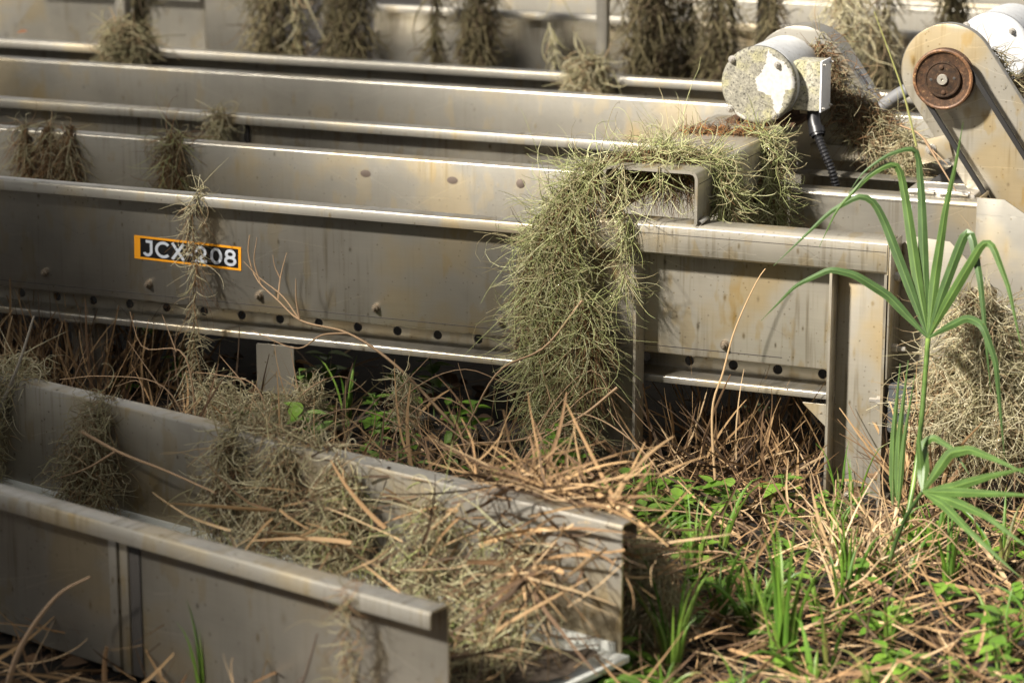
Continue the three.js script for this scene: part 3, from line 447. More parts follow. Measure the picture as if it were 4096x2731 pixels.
moss('moss_tuft', 'sparse moss tuft on the near rim of the second trough', [[[-2.087,0.573,-1.09, 0.02], [-2.089,0.532,-1.08, 0.045], [-2.084,0.477,-1.08, 0.05]]], 300, { cols: paleMoss, rad: 0.0016 });
moss('moss_tuft', 'dense moss bundle at the foot of the chute pole', [[[-3.012,0.616,-2.15, 0.06], [-3.008,0.57,-2.14, 0.075], [-3.013,0.514,-2.13, 0.07]]], 1500, { cols: drabMoss, rad: 0.0028, len: [0.05, 0.1], core: 0.1 });
moss('moss_tuft', 'round moss tuft under the pole on the pale trough', [[[-1.391,0.593,-2.15, 0.05], [-1.39,0.561,-2.14, 0.06], [-1.386,0.523,-2.13, 0.055]]], 1200, { cols: drabMoss.concat(paleMoss), rad: 0.0022, len: [0.04, 0.09], core: 0.1 });
// tangle behind the lichen motor
moss('moss_tangle', 'brown tangle of moss and bark behind the motor junction box', [[[-0.23,0.743,-0.86, 0.05], [-0.18,0.714,-0.86, 0.06], [-0.119,0.686,-0.86, 0.04]], [[-0.3,0.889,-0.86, 0.02], [-0.26,0.827,-0.86, 0.025], [-0.236,0.775,-0.86, 0.035]], [[-0.198,0.68,-0.83, 0.035], [-0.1,0.681,-0.83, 0.03]]], 2300, { cols: drabMoss.concat(brownMoss), core: 0.1, rad: 0.0013 });
moss('moss_tangle', 'moss strands hanging beside the guard bracket', [[[-0.061,0.688,-0.8, 0.02], [-0.043,0.64,-0.78, 0.035], [-0.03,0.581,-0.76, 0.035]], [[-0.146,0.662,-0.8, 0.015], [-0.134,0.631,-0.8, 0.03]]], 700, { cols: drabMoss.concat(paleMoss) });
moss('moss_tuft', 'small grey moss tuft on the white motor', [[[0.153,0.909,-0.72, 0.015], [0.181,0.86,-0.72, 0.03], [0.214,0.801,-0.72, 0.02]]], 360, { cols: drabMoss });
// curtains
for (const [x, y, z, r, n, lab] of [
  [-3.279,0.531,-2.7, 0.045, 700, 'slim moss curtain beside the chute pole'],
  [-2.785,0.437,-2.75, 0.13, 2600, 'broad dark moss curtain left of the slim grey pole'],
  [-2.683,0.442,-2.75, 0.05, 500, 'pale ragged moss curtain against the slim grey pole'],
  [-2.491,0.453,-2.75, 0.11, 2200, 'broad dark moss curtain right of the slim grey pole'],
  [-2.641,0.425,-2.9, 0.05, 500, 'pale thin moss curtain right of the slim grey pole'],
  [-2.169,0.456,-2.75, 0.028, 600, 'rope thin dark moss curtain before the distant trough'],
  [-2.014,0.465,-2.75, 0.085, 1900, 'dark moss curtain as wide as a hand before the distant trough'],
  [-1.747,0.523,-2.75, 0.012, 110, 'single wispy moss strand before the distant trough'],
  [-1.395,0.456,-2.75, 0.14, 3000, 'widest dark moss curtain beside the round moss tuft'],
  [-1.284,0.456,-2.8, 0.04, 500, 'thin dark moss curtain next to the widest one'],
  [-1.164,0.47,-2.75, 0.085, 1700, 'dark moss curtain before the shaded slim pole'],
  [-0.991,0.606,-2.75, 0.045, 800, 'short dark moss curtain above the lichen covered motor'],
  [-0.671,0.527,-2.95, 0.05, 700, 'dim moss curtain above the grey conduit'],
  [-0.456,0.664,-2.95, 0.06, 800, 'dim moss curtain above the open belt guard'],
]) moss('moss_curtain', lab, [[[x, 1.52, -2.75, r * 0.55], [x, 1.1, z, r * 0.7], [x, y + 0.12, z, r * 0.8], [x, y - 0.12, z, r * 0.55]]], Math.round(n * 0.8), { cols: lab.includes('pale') || lab.includes('wispy') ? paleMoss : darkMoss, rad: 0.0032, len: [0.06, 0.14], down: 1.6, wild: 0.8, group: 'moss curtains' });
moss('moss_curtain', 'pale feathery moss tuft hanging above the grey conduit', [[[-0.637,0.862,-2.3, 0.05], [-0.621,0.785,-2.3, 0.09], [-0.585,0.715,-2.3, 0.09]], [[-0.796,1.687,-2.75, 0.02], [-0.637,0.862,-2.3, 0.03]]], 900, { cols: paleMoss, rad: 0.002, len: [0.07, 0.15], down: 0.8, group: 'moss curtains' });

// ------------------------------------------------------------------ moss and straw in the foreground trough
const fgT = new THREE.Matrix4().makeRotationY(-15.6 * Math.PI / 180).setPosition(-0.018, 0, 1.258);
const fg = (x, y, z, r) => { const p = V(x, y, z).applyMatrix4(fgT); return r === undefined ? p : [p.x, p.y, p.z, r]; };
moss('moss_heap', 'grey green moss heap spilling over the low trough rim', [
  [fg(-0.95, 0.327, -0.02, 0.025), fg(-0.93, 0.30, 0.02, 0.04), fg(-0.91, 0.22, 0.05, 0.06), fg(-0.88, 0.14, 0.09, 0.07)],
  [fg(-0.80, 0.327, 0.0, 0.025), fg(-0.78, 0.26, 0.04, 0.055), fg(-0.74, 0.17, 0.10, 0.07)],
  [fg(-0.98, 0.330, -0.03, 0.018), fg(-0.85, 0.332, -0.02, 0.02), fg(-0.70, 0.330, -0.02, 0.018)],
  [fg(-0.66, 0.325, 0.0, 0.02), fg(-0.65, 0.25, 0.02, 0.035), fg(-0.63, 0.17, 0.05, 0.045)],
], 1500, { core: 0.4, cols: paleMoss.concat(drabMoss), rad: 0.0013, len: [0.04, 0.11], minY: 0.09, down: 0.6 });
moss('moss_heap', 'dark olive moss filling the low trough up to its open end', [
  [fg(-0.62, 0.30, 0.01, 0.03), fg(-0.58, 0.22, 0.08, 0.07), fg(-0.52, 0.13, 0.2, 0.09), fg(-0.45, 0.1, 0.36, 0.08)],
  [fg(-0.42, 0.29, 0.01, 0.03), fg(-0.38, 0.2, 0.09, 0.08), fg(-0.30, 0.12, 0.22, 0.09), fg(-0.22, 0.1, 0.38, 0.08)],
  [fg(-0.22, 0.26, 0.04, 0.06), fg(-0.16, 0.16, 0.14, 0.08), fg(-0.08, 0.1, 0.3, 0.08)],
  [fg(-0.75, 0.16, 0.22, 0.06), fg(-0.62, 0.11, 0.34, 0.06)],
], 2200, { cols: drabMoss.concat(greenMoss.slice(2), paleMoss.slice(0, 2)), rad: 0.0015, len: [0.05, 0.13], core: 0.35, minY: 0.09 });
moss('moss_heap', 'brown moss and twig bundle on the low trough wall', [
  [fg(-1.30, 0.325, -0.02, 0.03), fg(-1.30, 0.26, 0.04, 0.06), fg(-1.28, 0.18, 0.08, 0.08), fg(-1.25, 0.1, 0.12, 0.08)],
], 1300, { cols: paleMoss.concat(drabMoss), core: 0.35, minY: 0.09, rad: 0.0012 });
moss('moss_heap', 'moss caught with a dead stick at the far end of the low trough', [
  [fg(-1.62, 0.335, -0.03, 0.045), fg(-1.55, 0.33, -0.02, 0.05)], [fg(-1.62, 0.33, 0.0, 0.04), fg(-1.62, 0.24, 0.03, 0.05), fg(-1.62, 0.12, 0.05, 0.05)],
], 1100, { cols: paleMoss, rad: 0.0013, minY: 0.09 });
moss('moss_wisp', 'few moss wisps hanging over the near wall of the low trough', [
  [fg(-0.145, 0.33, 0.53, 0.012), fg(-0.145, 0.30, 0.556, 0.016), fg(-0.14, 0.22, 0.56, 0.02), fg(-0.13, 0.16, 0.56, 0.018)]], 130, { cols: brownMoss.concat(drabMoss), rad: 0.001 });
moss('moss_heap', 'straw coloured moss heap outside the end of the low trough', [
  [[-0.058,0.22,1.061, 0.04], [-0.04,0.14,1.063, 0.07], [-0.029,0.05,1.066, 0.08]]], 1500, { cols: paleMoss.concat(drabMoss), minY: 0.01, rad: 0.0012 });
moss('moss_heap', 'loose moss heap on the ground below the plate string', [
  [[-1.51,0.1,0.045, 0.06], [-1.36,0.08,0.152, 0.07], [-1.248,0.08,0.106, 0.06], [-1.248,0.12,0.015, 0.04]]], 1500, { cols: paleMoss, minY: 0.01 });
moss('moss_wisp', 'grey moss wisp caught on the arching dead twig', [[[-0.954,0.225,0.15, 0.015], [-0.949,0.165,0.15, 0.03], [-0.95,0.114,0.15, 0.02]]], 260, { cols: paleMoss });

// ------------------------------------------------------------------ straw and litter (uncountable)
const strawMat = new THREE.MeshStandardMaterial({ roughness: 0.85 });
function ribbon(len, w, kinks, curve, s) {
  seed = s; const N = 8, pos = [], idx = []; const p = V(0, 0, 0), d = V(0, 1, 0); let tw = rr(0, 3);
  for (let i = 0; i <= N; i++) { const t = i / N, ww = w * (1 - 0.75 * t * t) * 0.5, cx = Math.cos(tw), cz = Math.sin(tw); pos.push(p.x - cx * ww, p.y, p.z - cz * ww, p.x + cz * ww * 0.35, p.y, p.z - cx * ww * 0.35, p.x + cx * ww, p.y, p.z + cz * ww);
    p.addScaledVector(d, len / N); d.x += curve / N + (rnd() < kinks ? rr(-0.6, 0.9) : 0); d.z += rr(-0.05, 0.05); d.normalize(); tw += rr(-0.25, 0.25); }
  for (let i = 0; i < N; i++) for (let k = 0; k < 2; k++) { const a = i * 3 + k, b = a + 1, c = a + 3, e = a + 4; idx.push(a, b, c, b, e, c); }
  const g = new THREE.BufferGeometry(); g.setAttribute('position', new THREE.Float32BufferAttribute(pos, 3)); g.setIndex(idx); g.computeVertexNormals(); return g;
}
const straws = [ribbon(1, 0.034, 0.06, 0.3, 3), ribbon(1, 0.024, 0.14, 0.8, 5), ribbon(1, 0.044, 0.18, -0.5, 9), ribbon(1, 0.018, 0.12, 1.3, 13), ribbon(1, 0.028, 0.28, 0.2, 19), ribbon(1, 0.014, 0.06, 0.5, 29)];
const strawCols = [C(0.40, 0.26, 0.13), C(0.29, 0.175, 0.08), C(0.48, 0.34, 0.19), C(0.18, 0.105, 0.05), C(0.34, 0.215, 0.10), C(0.12, 0.07, 0.036), C(0.08, 0.05, 0.028)];
function strawField(name, label, spots, cols = strawCols, parent) { // spots: [pos, dir, len]
  const G = parent || new THREE.Group(); if (!parent) { G.name = numbered(name); G.userData.kind = 'stuff'; tag(G, label, 'dry grass'); scene.add(G); }
  const by = straws.map(() => []); spots.forEach((s, i) => by[Math.floor(rnd() * straws.length)].push(s));
  const q = new THREE.Quaternion(), up = V(0, 1, 0), M = new THREE.Matrix4(), q2 = new THREE.Quaternion();
  by.forEach((L, v) => { if (!L.length) return; const im = new THREE.InstancedMesh(straws[v], strawMat, L.length); im.name = 'blades'; im.userData.kind = 'stuff'; im.castShadow = im.receiveShadow = true;
    L.forEach(([p, d, l], i) => { q.setFromUnitVectors(up, d); q2.setFromAxisAngle(up, rr(0, 6.28)); q.multiply(q2); M.compose(p, q, V(Math.min(l, 0.22) * 1.0, l, Math.min(l, 0.22))); im.setMatrixAt(i, M); const c = cols[Math.floor(rnd() * cols.length)], w = rr(0.75, 1.2); im.setColorAt(i, C(c.r * w, c.g * w, c.b * w)); }); G.add(im); });
  return G;
}
const flatDir = (lo, hi) => { const a = rr(0, 6.283), e = rr(lo, hi); return V(Math.cos(a) * Math.cos(e), Math.sin(e), Math.sin(a) * Math.cos(e)); };
{
  seed = 303; const sp = [];
  for (let i = 0; i < 5200; i++) { const x = rr(-3.4, 1.3), z = rr(-1.1, 2.3); if (x > -0.08 && x < 0.17 && z > -0.1 && z < 0.16 || z < 0.02 && rnd() < 0.8 || z < 0.55 && x < -0.5 && rnd() < 0.55) continue; sp.push([V(x, rr(0.0, 0.05), z), flatDir(-0.05, 0.5), rr(0.07, 0.24)]); }
  for (let i = 0; i < 3200; i++) { const x = rr(-0.55, 1.0), z = rr(-0.1, 1.9); if (x > -0.08 && x < 0.17 && z < 0.16) continue; sp.push([V(x, rr(0.01, 0.06), z), flatDir(-0.1, 0.6), rr(0.06, 0.22)]); }
  for (let i = 0; i < 7000; i++) sp.push([V(rr(-2.9, 1.1), rr(0.0, 0.02), rr(-0.2, 2.2)), flatDir(-0.1, 0.3), rr(0.02, 0.07)]);
  strawField('dry_grass', 'tan dry grass litter matted over the dark ground', sp);
  const tall = []; 
  for (let i = 0; i < 520; i++) tall.push([V(rr(-2.6, -1.75), 0, rr(-0.35, 0.25)), flatDir(0.8, 1.45), rr(0.16, 0.34)]);
  for (let i = 0; i < 200; i++) tall.push([V(rr(-0.43, -0.03), 0, rr(-0.35, 0.05)), flatDir(0.5, 1.4), rr(0.14, 0.3)]);
  for (let i = 0; i < 300; i++) tall.push([V(rr(-1.7, -0.7), 0, rr(-0.1, 0.6)), flatDir(0.4, 1.3), rr(0.1, 0.26)]);
  for (let i = 0; i < 90; i++) tall.push([V(rr(0.17, 0.28), rr(0, 0.1), rr(-0.05, 0.15)), flatDir(0.6, 1.4), rr(0.15, 0.3)]);
  strawField('dry_reeds', 'tan dry reeds standing in the dark under the trough and frame', tall);
  const pile = [];
  for (let i = 0; i < 480; i++) { const x = gauss() * 0.22 - 0.2, z = gauss() * 0.10 - 0.08; const p = fg(x, 0.30 + rr(-0.08, 0.07) - Math.abs(z) * 0.3, z); const d = flatDir(-0.4, 0.7); pile.push([p, d, rr(0.08, 0.24)]); }
  for (let i = 0; i < 210; i++) { const x = rr(-0.75, 0.02), z = rr(0.0, 0.42); pile.push([fg(x, 0.30 - z * 0.42 + rr(-0.03, 0.04), z), flatDir(-0.6, 0.5), rr(0.08, 0.22)]); }
  for (let i = 0; i < 45; i++) { const x = gauss() * 0.06 - 0.06, z = gauss() * 0.05 + 0.18; pile.push([fg(x, 0.27, z), flatDir(-1.2, -0.1), rr(0.1, 0.22)]); }
  for (let i = 0; i < 260; i++) pile.push([V(rr(-0.9, -0.3), rr(0.02, 0.2), rr(0.55, 0.95)), flatDir(-0.1, 0.9), rr(0.1, 0.28)]);
  strawField('straw_pile', 'loose tan straw lying over the rim of the low trough', pile);
  const cl = []; for (let i = 0; i < 110; i++) cl.push([V(0.22 + gauss() * 0.11, 0.01 + rr(0, 0.07), 0.52 + gauss() * 0.11), flatDir(0.1, 1.3), rr(0.08, 0.22)]);
  strawField('straw_clump', 'pale straw clump at the base of the palm', cl, [C(0.62, 0.47, 0.30), C(0.56, 0.41, 0.24), C(0.48, 0.33, 0.17)]);
}
// ------------------------------------------------------------------ trees behind and beside the photographer (shade and reflections)
const barkMat = new THREE.MeshStandardMaterial({ color: C(0.10, 0.075, 0.055), roughness: 0.95 }), crownMat = new THREE.MeshStandardMaterial({ color: C(0.055, 0.075, 0.028), roughness: 0.8 });
function tree(label, x, z, cy, rx, ry, n, leaf, s) {
  seed = s; const T = thing('oak_tree', label, 'tree', [x, 0, z], 0, 'trees behind the photographer');
  part(T, 'trunk', tube([[0, -0.1, 0], [0.1, cy * 0.4, 0.05], [-0.05, cy * 0.8, 0], [0.05, cy + ry * 0.4, 0]], 0.22, 14, 9, 0.3), barkMat);
  for (let i = 0; i < 6; i++) { const a = i * 1.05 + rr(-0.3, 0.3); part(T, 'limb', tube([[0, cy * 0.62, 0], [Math.cos(a) * rx * 0.4, cy - ry * 0.1, Math.sin(a) * rx * 0.4], [Math.cos(a) * rx * 0.8, cy + ry * rr(-0.2, 0.4), Math.sin(a) * rx * 0.8]], 0.07, 8, 6, 0.3), barkMat); }
  const cl = []; for (let i = 0; i < 46; i++) { const u = randUnit().multiplyScalar(Math.cbrt(rnd())); cl.push([u.x * rx, cy + u.y * ry, u.z * rx, rr(0.25, 0.5) * rx * 0.6]); }
  const pos = new Float32Array(n * 9); for (let i = 0; i < n; i++) { const c = cl[i % cl.length], u = randUnit().multiplyScalar(Math.cbrt(rnd()) * c[3]), a = randUnit(), b = randUnit(), L = leaf * rr(0.6, 1.2); const q = [c[0] + u.x, c[1] + u.y * 0.7, c[2] + u.z]; for (let k = 0; k < 3; k++) { pos[i * 9 + k] = q[k] - a.getComponent(k) * L; pos[i * 9 + 3 + k] = q[k] + a.getComponent(k) * L; pos[i * 9 + 6 + k] = q[k] + b.getComponent(k) * L * 0.9; } }
  const g = new THREE.BufferGeometry(); g.setAttribute('position', new THREE.BufferAttribute(pos, 3)); g.computeVertexNormals(); part(T, 'crown', g, crownMat).userData.kind = 'stuff';
}
tree('spreading oak shading the numbered trough from its sunny side', -6.55, 7.1, 5.6, 2.4, 1.3, 8200, 0.11, 71);
tree('thin crowned oak shading the left end of the rear troughs', -6.9, 4.2, 5.8, 2.1, 1.1, 3000, 0.10, 91);
for (const [x, z, cy, rx, ry, s] of [[13, -3, 3.3, 3, 2.7, 78], [-15, -1, 3.2, 3.2, 2.7, 79], [-9.5, 12, 3.2, 3.0, 2.6, 72], [-4.2, 15.5, 3.0, 3.0, 2.6, 73], [1.5, 15, 3.3, 3.0, 2.7, 74], [6.5, 12, 3.2, 3.0, 2.6, 75], [-13, 6.5, 3.2, 3.0, 2.6, 76], [10, 6, 3.3, 3, 2.7, 77]]) tree('dark leafy oak in the row behind the photographer', x, z, cy, rx, ry, 4200, 0.22, s);
// ------------------------------------------------------------------ twigs
const twigMat = new THREE.MeshStandardMaterial({ color: C(0.36, 0.24, 0.14), roughness: 0.85 });
function twig(label, runs, rad, mat = twigMat) { const T = thing('dead_twig', label, 'twig'); for (const [pts, k] of runs) part(T, 'stem', tube(pts, rad * (k || 1), pts.length * 5, 6, 0.35), mat); return T; }
twig('branched dead twig standing before the JCX-208 trough wall', [
  [[[-0.818,0.09,0.12], [-0.995,0.244,0.12], [-1.113,0.294,0.1], [-1.245,0.308,0.08], [-1.311,0.344,0.06], [-1.377,0.386,0.04], [-1.402,0.444,0.03], [-1.397,0.486,0.03]]],
  [[[-1.245,0.308,0.08], [-1.299,0.355,0.06], [-1.36,0.389,0.05], [-1.405,0.427,0.05]], 0.6], [[[-1.311,0.344,0.06], [-1.309,0.394,0.05], [-1.291,0.457,0.05]], 0.6],
  [[[-1.361,0.379,0.05], [-1.376,0.429,0.05], [-1.367,0.487,0.05]], 0.5], [[[-1.309,0.394,0.05], [-1.323,0.423,0.05], [-1.327,0.449,0.05]], 0.4], [[[-1.245,0.308,0.08], [-1.253,0.354,0.08], [-1.253,0.405,0.08]], 0.6],
  [[[-1.113,0.294,0.1], [-1.17,0.288,0.12], [-1.216,0.258,0.14], [-1.338,0.287,0.14]], 0.6]], 0.0042);
twig('long dead twig arching down to the straw pile', [
  [[[-0.449,0.239,0.12], [-0.525,0.172,0.16], [-0.634,0.127,0.22], [-0.742,0.116,0.26], [-0.837,0.105,0.35], [-0.884,0.083,0.45], [-0.935,0.047,0.6]]],
  [[[-0.54,0.422,0.1], [-0.616,0.316,0.14], [-0.694,0.273,0.2], [-0.771,0.127,0.24], [-0.804,0.078,0.4]], 0.8], [[[-0.742,0.116,0.26], [-0.834,0.16,0.24], [-0.927,0.185,0.22]], 0.6]], 0.0042);
twig('forked bare twig lying on the low trough wall', [
  [[fg(-1.28, 0.28, 0.08), fg(-1.15, 0.265, 0.10), fg(-1.0, 0.26, 0.12), fg(-0.85, 0.25, 0.14)]], [[fg(-1.16, 0.265, 0.10), fg(-1.22, 0.225, 0.12), fg(-1.30, 0.19, 0.13)], 0.8]], 0.0042);
twig('knobbly grey stick leaning on the low trough end', [[[fg(-1.66, 0.06, 0.05), fg(-1.62, 0.2, 0.03), fg(-1.55, 0.36, 0), fg(-1.53, 0.46, -0.03)]]], 0.006, new THREE.MeshStandardMaterial({ color: C(0.3, 0.27, 0.22), roughness: 0.95 }));
twig('thin jointed cane leaning on the plate between the posts', [[[[-0.221,-0.027,0.1], [-0.249,0.206,0.06], [-0.235,0.271,0.04], [-0.216,0.366,0.02], [-0.167,0.485,0.012], [-0.152,0.508,0.012]]]], 0.0035, new THREE.MeshStandardMaterial({ color: C(0.5, 0.34, 0.18), roughness: 0.8 }));
twig('thick bent straw stem before the near wall of the low trough', [[[fg(-0.86, -0.03, 0.68), fg(-0.82, 0.10, 0.66), fg(-0.76, 0.2, 0.62), fg(-0.70, 0.24, 0.6)]]], 0.0065, new THREE.MeshStandardMaterial({ color: C(0.42, 0.29, 0.18), roughness: 0.85 }));
twig('crooked dark twig before the near wall of the low trough', [[[fg(-0.30, 0.02, 0.6), fg(-0.22, 0.15, 0.59), fg(-0.185, 0.25, 0.585)]], [[fg(-0.40, 0.0, 0.6), fg(-0.30, 0.08, 0.6), fg(-0.215, 0.17, 0.59)], 0.7]], 0.004, new THREE.MeshStandardMaterial({ color: C(0.1, 0.07, 0.05), roughness: 0.9 }));
twig('twig lying across the guard bracket', [[[[-0.021,0.734,-0.6], [0.02,0.72,-0.6], [0.075,0.686,-0.55], [0.114,0.665,-0.52]]], [[[0.046,0.715,-0.56], [0.136,0.604,-0.52]], 1.2]], 0.0028);
twig('thin yellow stalk rising from the palm fan', [[[[0.216,0.831,0.2], [0.187,0.931,0.2], [0.153,1.017,0.2], [0.119,1.097,0.2]]]], 0.0026, new THREE.MeshStandardMaterial({ color: C(0.36, 0.36, 0.12), roughness: 0.7 }));

{ const lab = ['thin dead stem arching through the weeds between the two troughs', 'thin dead stem sticking up from the straw before the frame']; seed = 3131;
  const stems = []; for (let i = 0; i < 30; i++) { const k = i < 22 ? 0 : 1, x = k ? rr(-0.4, 0.5) : rr(-1.5, -0.45), z = k ? rr(0.1, 0.7) : rr(0.02, 0.6), a = rr(0, 6.28), L = rr(0.18, 0.5), h = rr(0.08, 0.3), c = Math.cos(a) * L, d = Math.sin(a) * L * 0.5, m = 0.5; stems.push([k, [[x, 0, z], [x + c * 0.3 + rr(-0.03, 0.03), h * 0.8, z + d * 0.3], [x + c * 0.65 + rr(-0.03, 0.03), h * rr(0.8, 1.15), z + d * 0.65], [x + c, h * rr(0.4, 1.1), z + d]], [[x + c * 0.3, h * 0.8, z + d * 0.3], [x + c * 0.4 + rr(-0.06, 0.06), h + rr(0.02, 0.08), z + d * 0.5]]]); }
  for (const [k, a, b] of stems) { const T = twig(lab[k], [[a], [b, 0.7]], 0.0024); T.userData.group = 'thin dead stems'; } }
// ------------------------------------------------------------------ palm
const leafMat = (r, g, b, t = 0.25) => new THREE.MeshPhysicalMaterial({ color: C(r, g, b), roughness: 0.42, transmission: t, thickness: 0, specularIntensity: 0.5 });
const veinTex = tex(256, (u, v) => { const e = Math.abs(u - 0.5) * 2, st = noise.noise(u * 34, v * 1.2, 5) * 0.10 + noise.noise(u * 90, v * 2, 8) * 0.07, rib = Math.exp(-e * e * 160) * 0.28 + sstep(0.9, 1, e) * 0.22, sp = sstep(0.32, 0.5, fbm(u * 5, v * 16, 77, 3)), b = 0.72 + st + fbm(u * 2, v * 5, 71, 3) * 0.22 + rib; return [b * (0.93 + 0.25 * rib + sp * 0.25), b * (1 - 0.3 * sp), b * (0.9 - 0.4 * sp)]; });
const palmMat = new THREE.MeshStandardMaterial({ map: veinTex, color: C(0.125, 0.20, 0.075), roughness: 0.4 }), palmMat2 = new THREE.MeshStandardMaterial({ map: veinTex, color: C(0.16, 0.25, 0.075), roughness: 0.42 }), palmPale = new THREE.MeshStandardMaterial({ map: veinTex, color: C(0.22, 0.32, 0.09), roughness: 0.4 });
// folded strip through given points; wide[] = half widths
function blade(pts, w0, fold = 0.35, face = V(0.15, 0.4, 0.9), N = 34, tip = 0.06) {
  const P = pts.map(p => p.isVector3 ? p.clone() : V(...p)), cum = [0]; for (let i = 1; i < P.length; i++) cum.push(cum[i - 1] + P[i].distanceTo(P[i - 1])); const L = cum[cum.length - 1];
  let c = []; for (let i = 0; i <= N; i++) { const d = L * i / N; let k = 1; while (k < P.length - 1 && cum[k] < d) k++; c.push(P[k - 1].clone().lerp(P[k], clamp((d - cum[k - 1]) / (cum[k] - cum[k - 1])))); }
  for (let it = 0; it < 1; it++) c = c.map((p, i) => i && i < N ? p.clone().multiplyScalar(0.5).addScaledVector(c[i - 1], 0.25).addScaledVector(c[i + 1], 0.25) : p);
  const pos = [], idx = [], uv = [], s = V(), n = V(), t = V(), v0 = rr(0, 5);
  for (let i = 0; i <= N; i++) { const u = i / N, p = c[i]; t.subVectors(c[Math.min(N, i + 1)], c[Math.max(0, i - 1)]).normalize(); s.crossVectors(t, face).normalize(); n.crossVectors(s, t).negate(); uv.push(0, u * L * 4 + v0, 0.5, u * L * 4 + v0, 1, u * L * 4 + v0); const w = w0 * 0.8 * Math.min(1, 0.25 + u * 4) * Math.max(tip, Math.min(1, Math.pow((1 - u) * 1.5, 0.9))); pos.push(p.x - s.x * w + n.x * w * fold, p.y - s.y * w + n.y * w * fold, p.z - s.z * w + n.z * w * fold, p.x, p.y, p.z, p.x + s.x * w + n.x * w * fold, p.y + s.y * w + n.y * w * fold, p.z + s.z * w + n.z * w * fold); }
  for (let i = 0; i < N; i++) for (let k = 0; k < 2; k++) { const a = i * 3 + k; idx.push(a, a + 1, a + 3, a + 1, a + 4, a + 3); }
  const g = new THREE.BufferGeometry(); g.setAttribute('position', new THREE.Float32BufferAttribute(pos, 3)); g.setAttribute('uv', new THREE.Float32BufferAttribute(uv, 2)); g.setIndex(idx); return crease(g.toNonIndexed(), 0.45);
}
{
  const P = thing('palm_seedling', 'young fan palm with folded green leaflets beside the right post', 'palm');
  const cx = [0.26,0.442,0.22];
  for (const [pts, w, m] of [
    [[[0.174,0.523,0.22], [0.107,0.566,0.24], [0.058,0.575,0.25], [-0.014,0.534,0.25], [-0.089,0.45,0.24]], 0.0115, palmMat],
    [[[0.205,0.557,0.2], [0.151,0.666,0.18], [0.127,0.708,0.18], [0.101,0.722,0.19], [0.041,0.684,0.2], [-0.071,0.564,0.22]], 0.012, palmMat],
    [[[0.225,0.556,0.19], [0.19,0.702,0.16], [0.171,0.775,0.15], [0.161,0.79,0.16], [0.116,0.763,0.18], [0.055,0.69,0.2], [0.023,0.61,0.21]], 0.013, palmMat2],
    [[[0.237,0.555,0.18], [0.218,0.72,0.15], [0.205,0.807,0.14], [0.196,0.82,0.15], [0.148,0.804,0.17], [0.104,0.768,0.19], [0.078,0.724,0.2]], 0.013, palmMat],
    [[[0.264,0.562,0.2], [0.28,0.707,0.2], [0.298,0.806,0.2], [0.309,0.886,0.2]], 0.0125, palmMat2],
    [[[0.283,0.532,0.22], [0.315,0.633,0.22], [0.328,0.67,0.22], [0.341,0.671,0.23], [0.371,0.575,0.26], [0.391,0.465,0.28], [0.406,0.357,0.28]], 0.0125, palmMat],
    [[[0.298,0.519,0.24], [0.351,0.618,0.26], [0.375,0.661,0.27], [0.393,0.664,0.28], [0.436,0.58,0.3], [0.473,0.456,0.32]], 0.0125, palmMat2],
    [[[0.304,0.477,0.26], [0.354,0.51,0.29], [0.389,0.503,0.31], [0.421,0.433,0.32], [0.449,0.23,0.32]], 0.010, palmMat],
  ]) part(P, 'leaflet', blade([cx, ...pts], w, 0.4), m);
  for (const [a, b, w] of [[[0.219,0.105,0.3], [0.214,0.393,0.26], 0.010], [[0.23,0.118,0.31], [0.233,0.404,0.27], 0.0095], [[0.236,0.104,0.32], [0.25,0.379,0.28], 0.007]]) part(P, 'spear_leaf', blade([a, [(a[0] + b[0]) / 2 - 0.006, (a[1] + b[1]) / 2, (a[2] + b[2]) / 2], b], w, 0.5, V(0.3, 0.1, 0.9), 12, 0.15), palmMat2);
  part(P, 'stalk', tube([cx, [0.259,0.262,0.25], [0.26,0.147,0.3], [0.254,0.01,0.4], [0.247,-0.082,0.46]], 0.0055, 20, 8), palmPale);
  const sheath = new THREE.MeshStandardMaterial({ color: C(0.60, 0.43, 0.25), roughness: 0.8 });
  for (const [a, b] of [[[0.219,-0.128,0.5], [0.236,0.111,0.33]], [[0.236,-0.116,0.5], [0.247,0.092,0.34]], [[0.2,-0.094,0.5], [0.224,0.072,0.36]], [[0.229,-0.138,0.52], [0.173,0.024,0.45]], [[0.224,-0.155,0.55], [0.219,0.055,0.44]], [[0.246,-0.143,0.55], [0.29,0.003,0.45]]]) part(P, 'dry_sheath', blade([a, [(a[0] * 0.5 + b[0] * 0.5) + 0.008, (a[1] + b[1]) / 2, (a[2] + b[2]) / 2], b], 0.019, 0.3, V(0.2, 0.1, 0.9), 10, 0.25), sheath);
  const c2 = [0.356,0.242,0.62];
  for (const [pts, w] of [
    [[[0.421,0.27,0.66], [0.499,0.317,0.72], [0.597,0.37,0.8]], 0.012], [[[0.434,0.268,0.68], [0.578,0.309,0.78], [0.636,0.311,0.8]], 0.011],
    [[[0.427,0.25,0.68], [0.508,0.251,0.75], [0.609,0.209,0.8]], 0.012], [[[0.411,0.24,0.68], [0.477,0.218,0.75], [0.589,0.156,0.8]], 0.010],
    [[[0.354,0.279,0.6], [0.343,0.324,0.58], [0.361,0.341,0.58], [0.405,0.328,0.6], [0.444,0.287,0.62]], 0.011], [[[0.378,0.279,0.62], [0.405,0.325,0.62], [0.447,0.342,0.64], [0.505,0.34,0.68], [0.583,0.327,0.72]], 0.0125], [[[0.346,0.278,0.6], [0.339,0.338,0.6], [0.343,0.39,0.6]], 0.009],
  ]) part(P, 'leaflet', blade([c2, ...pts], w, 0.35), palmMat2);
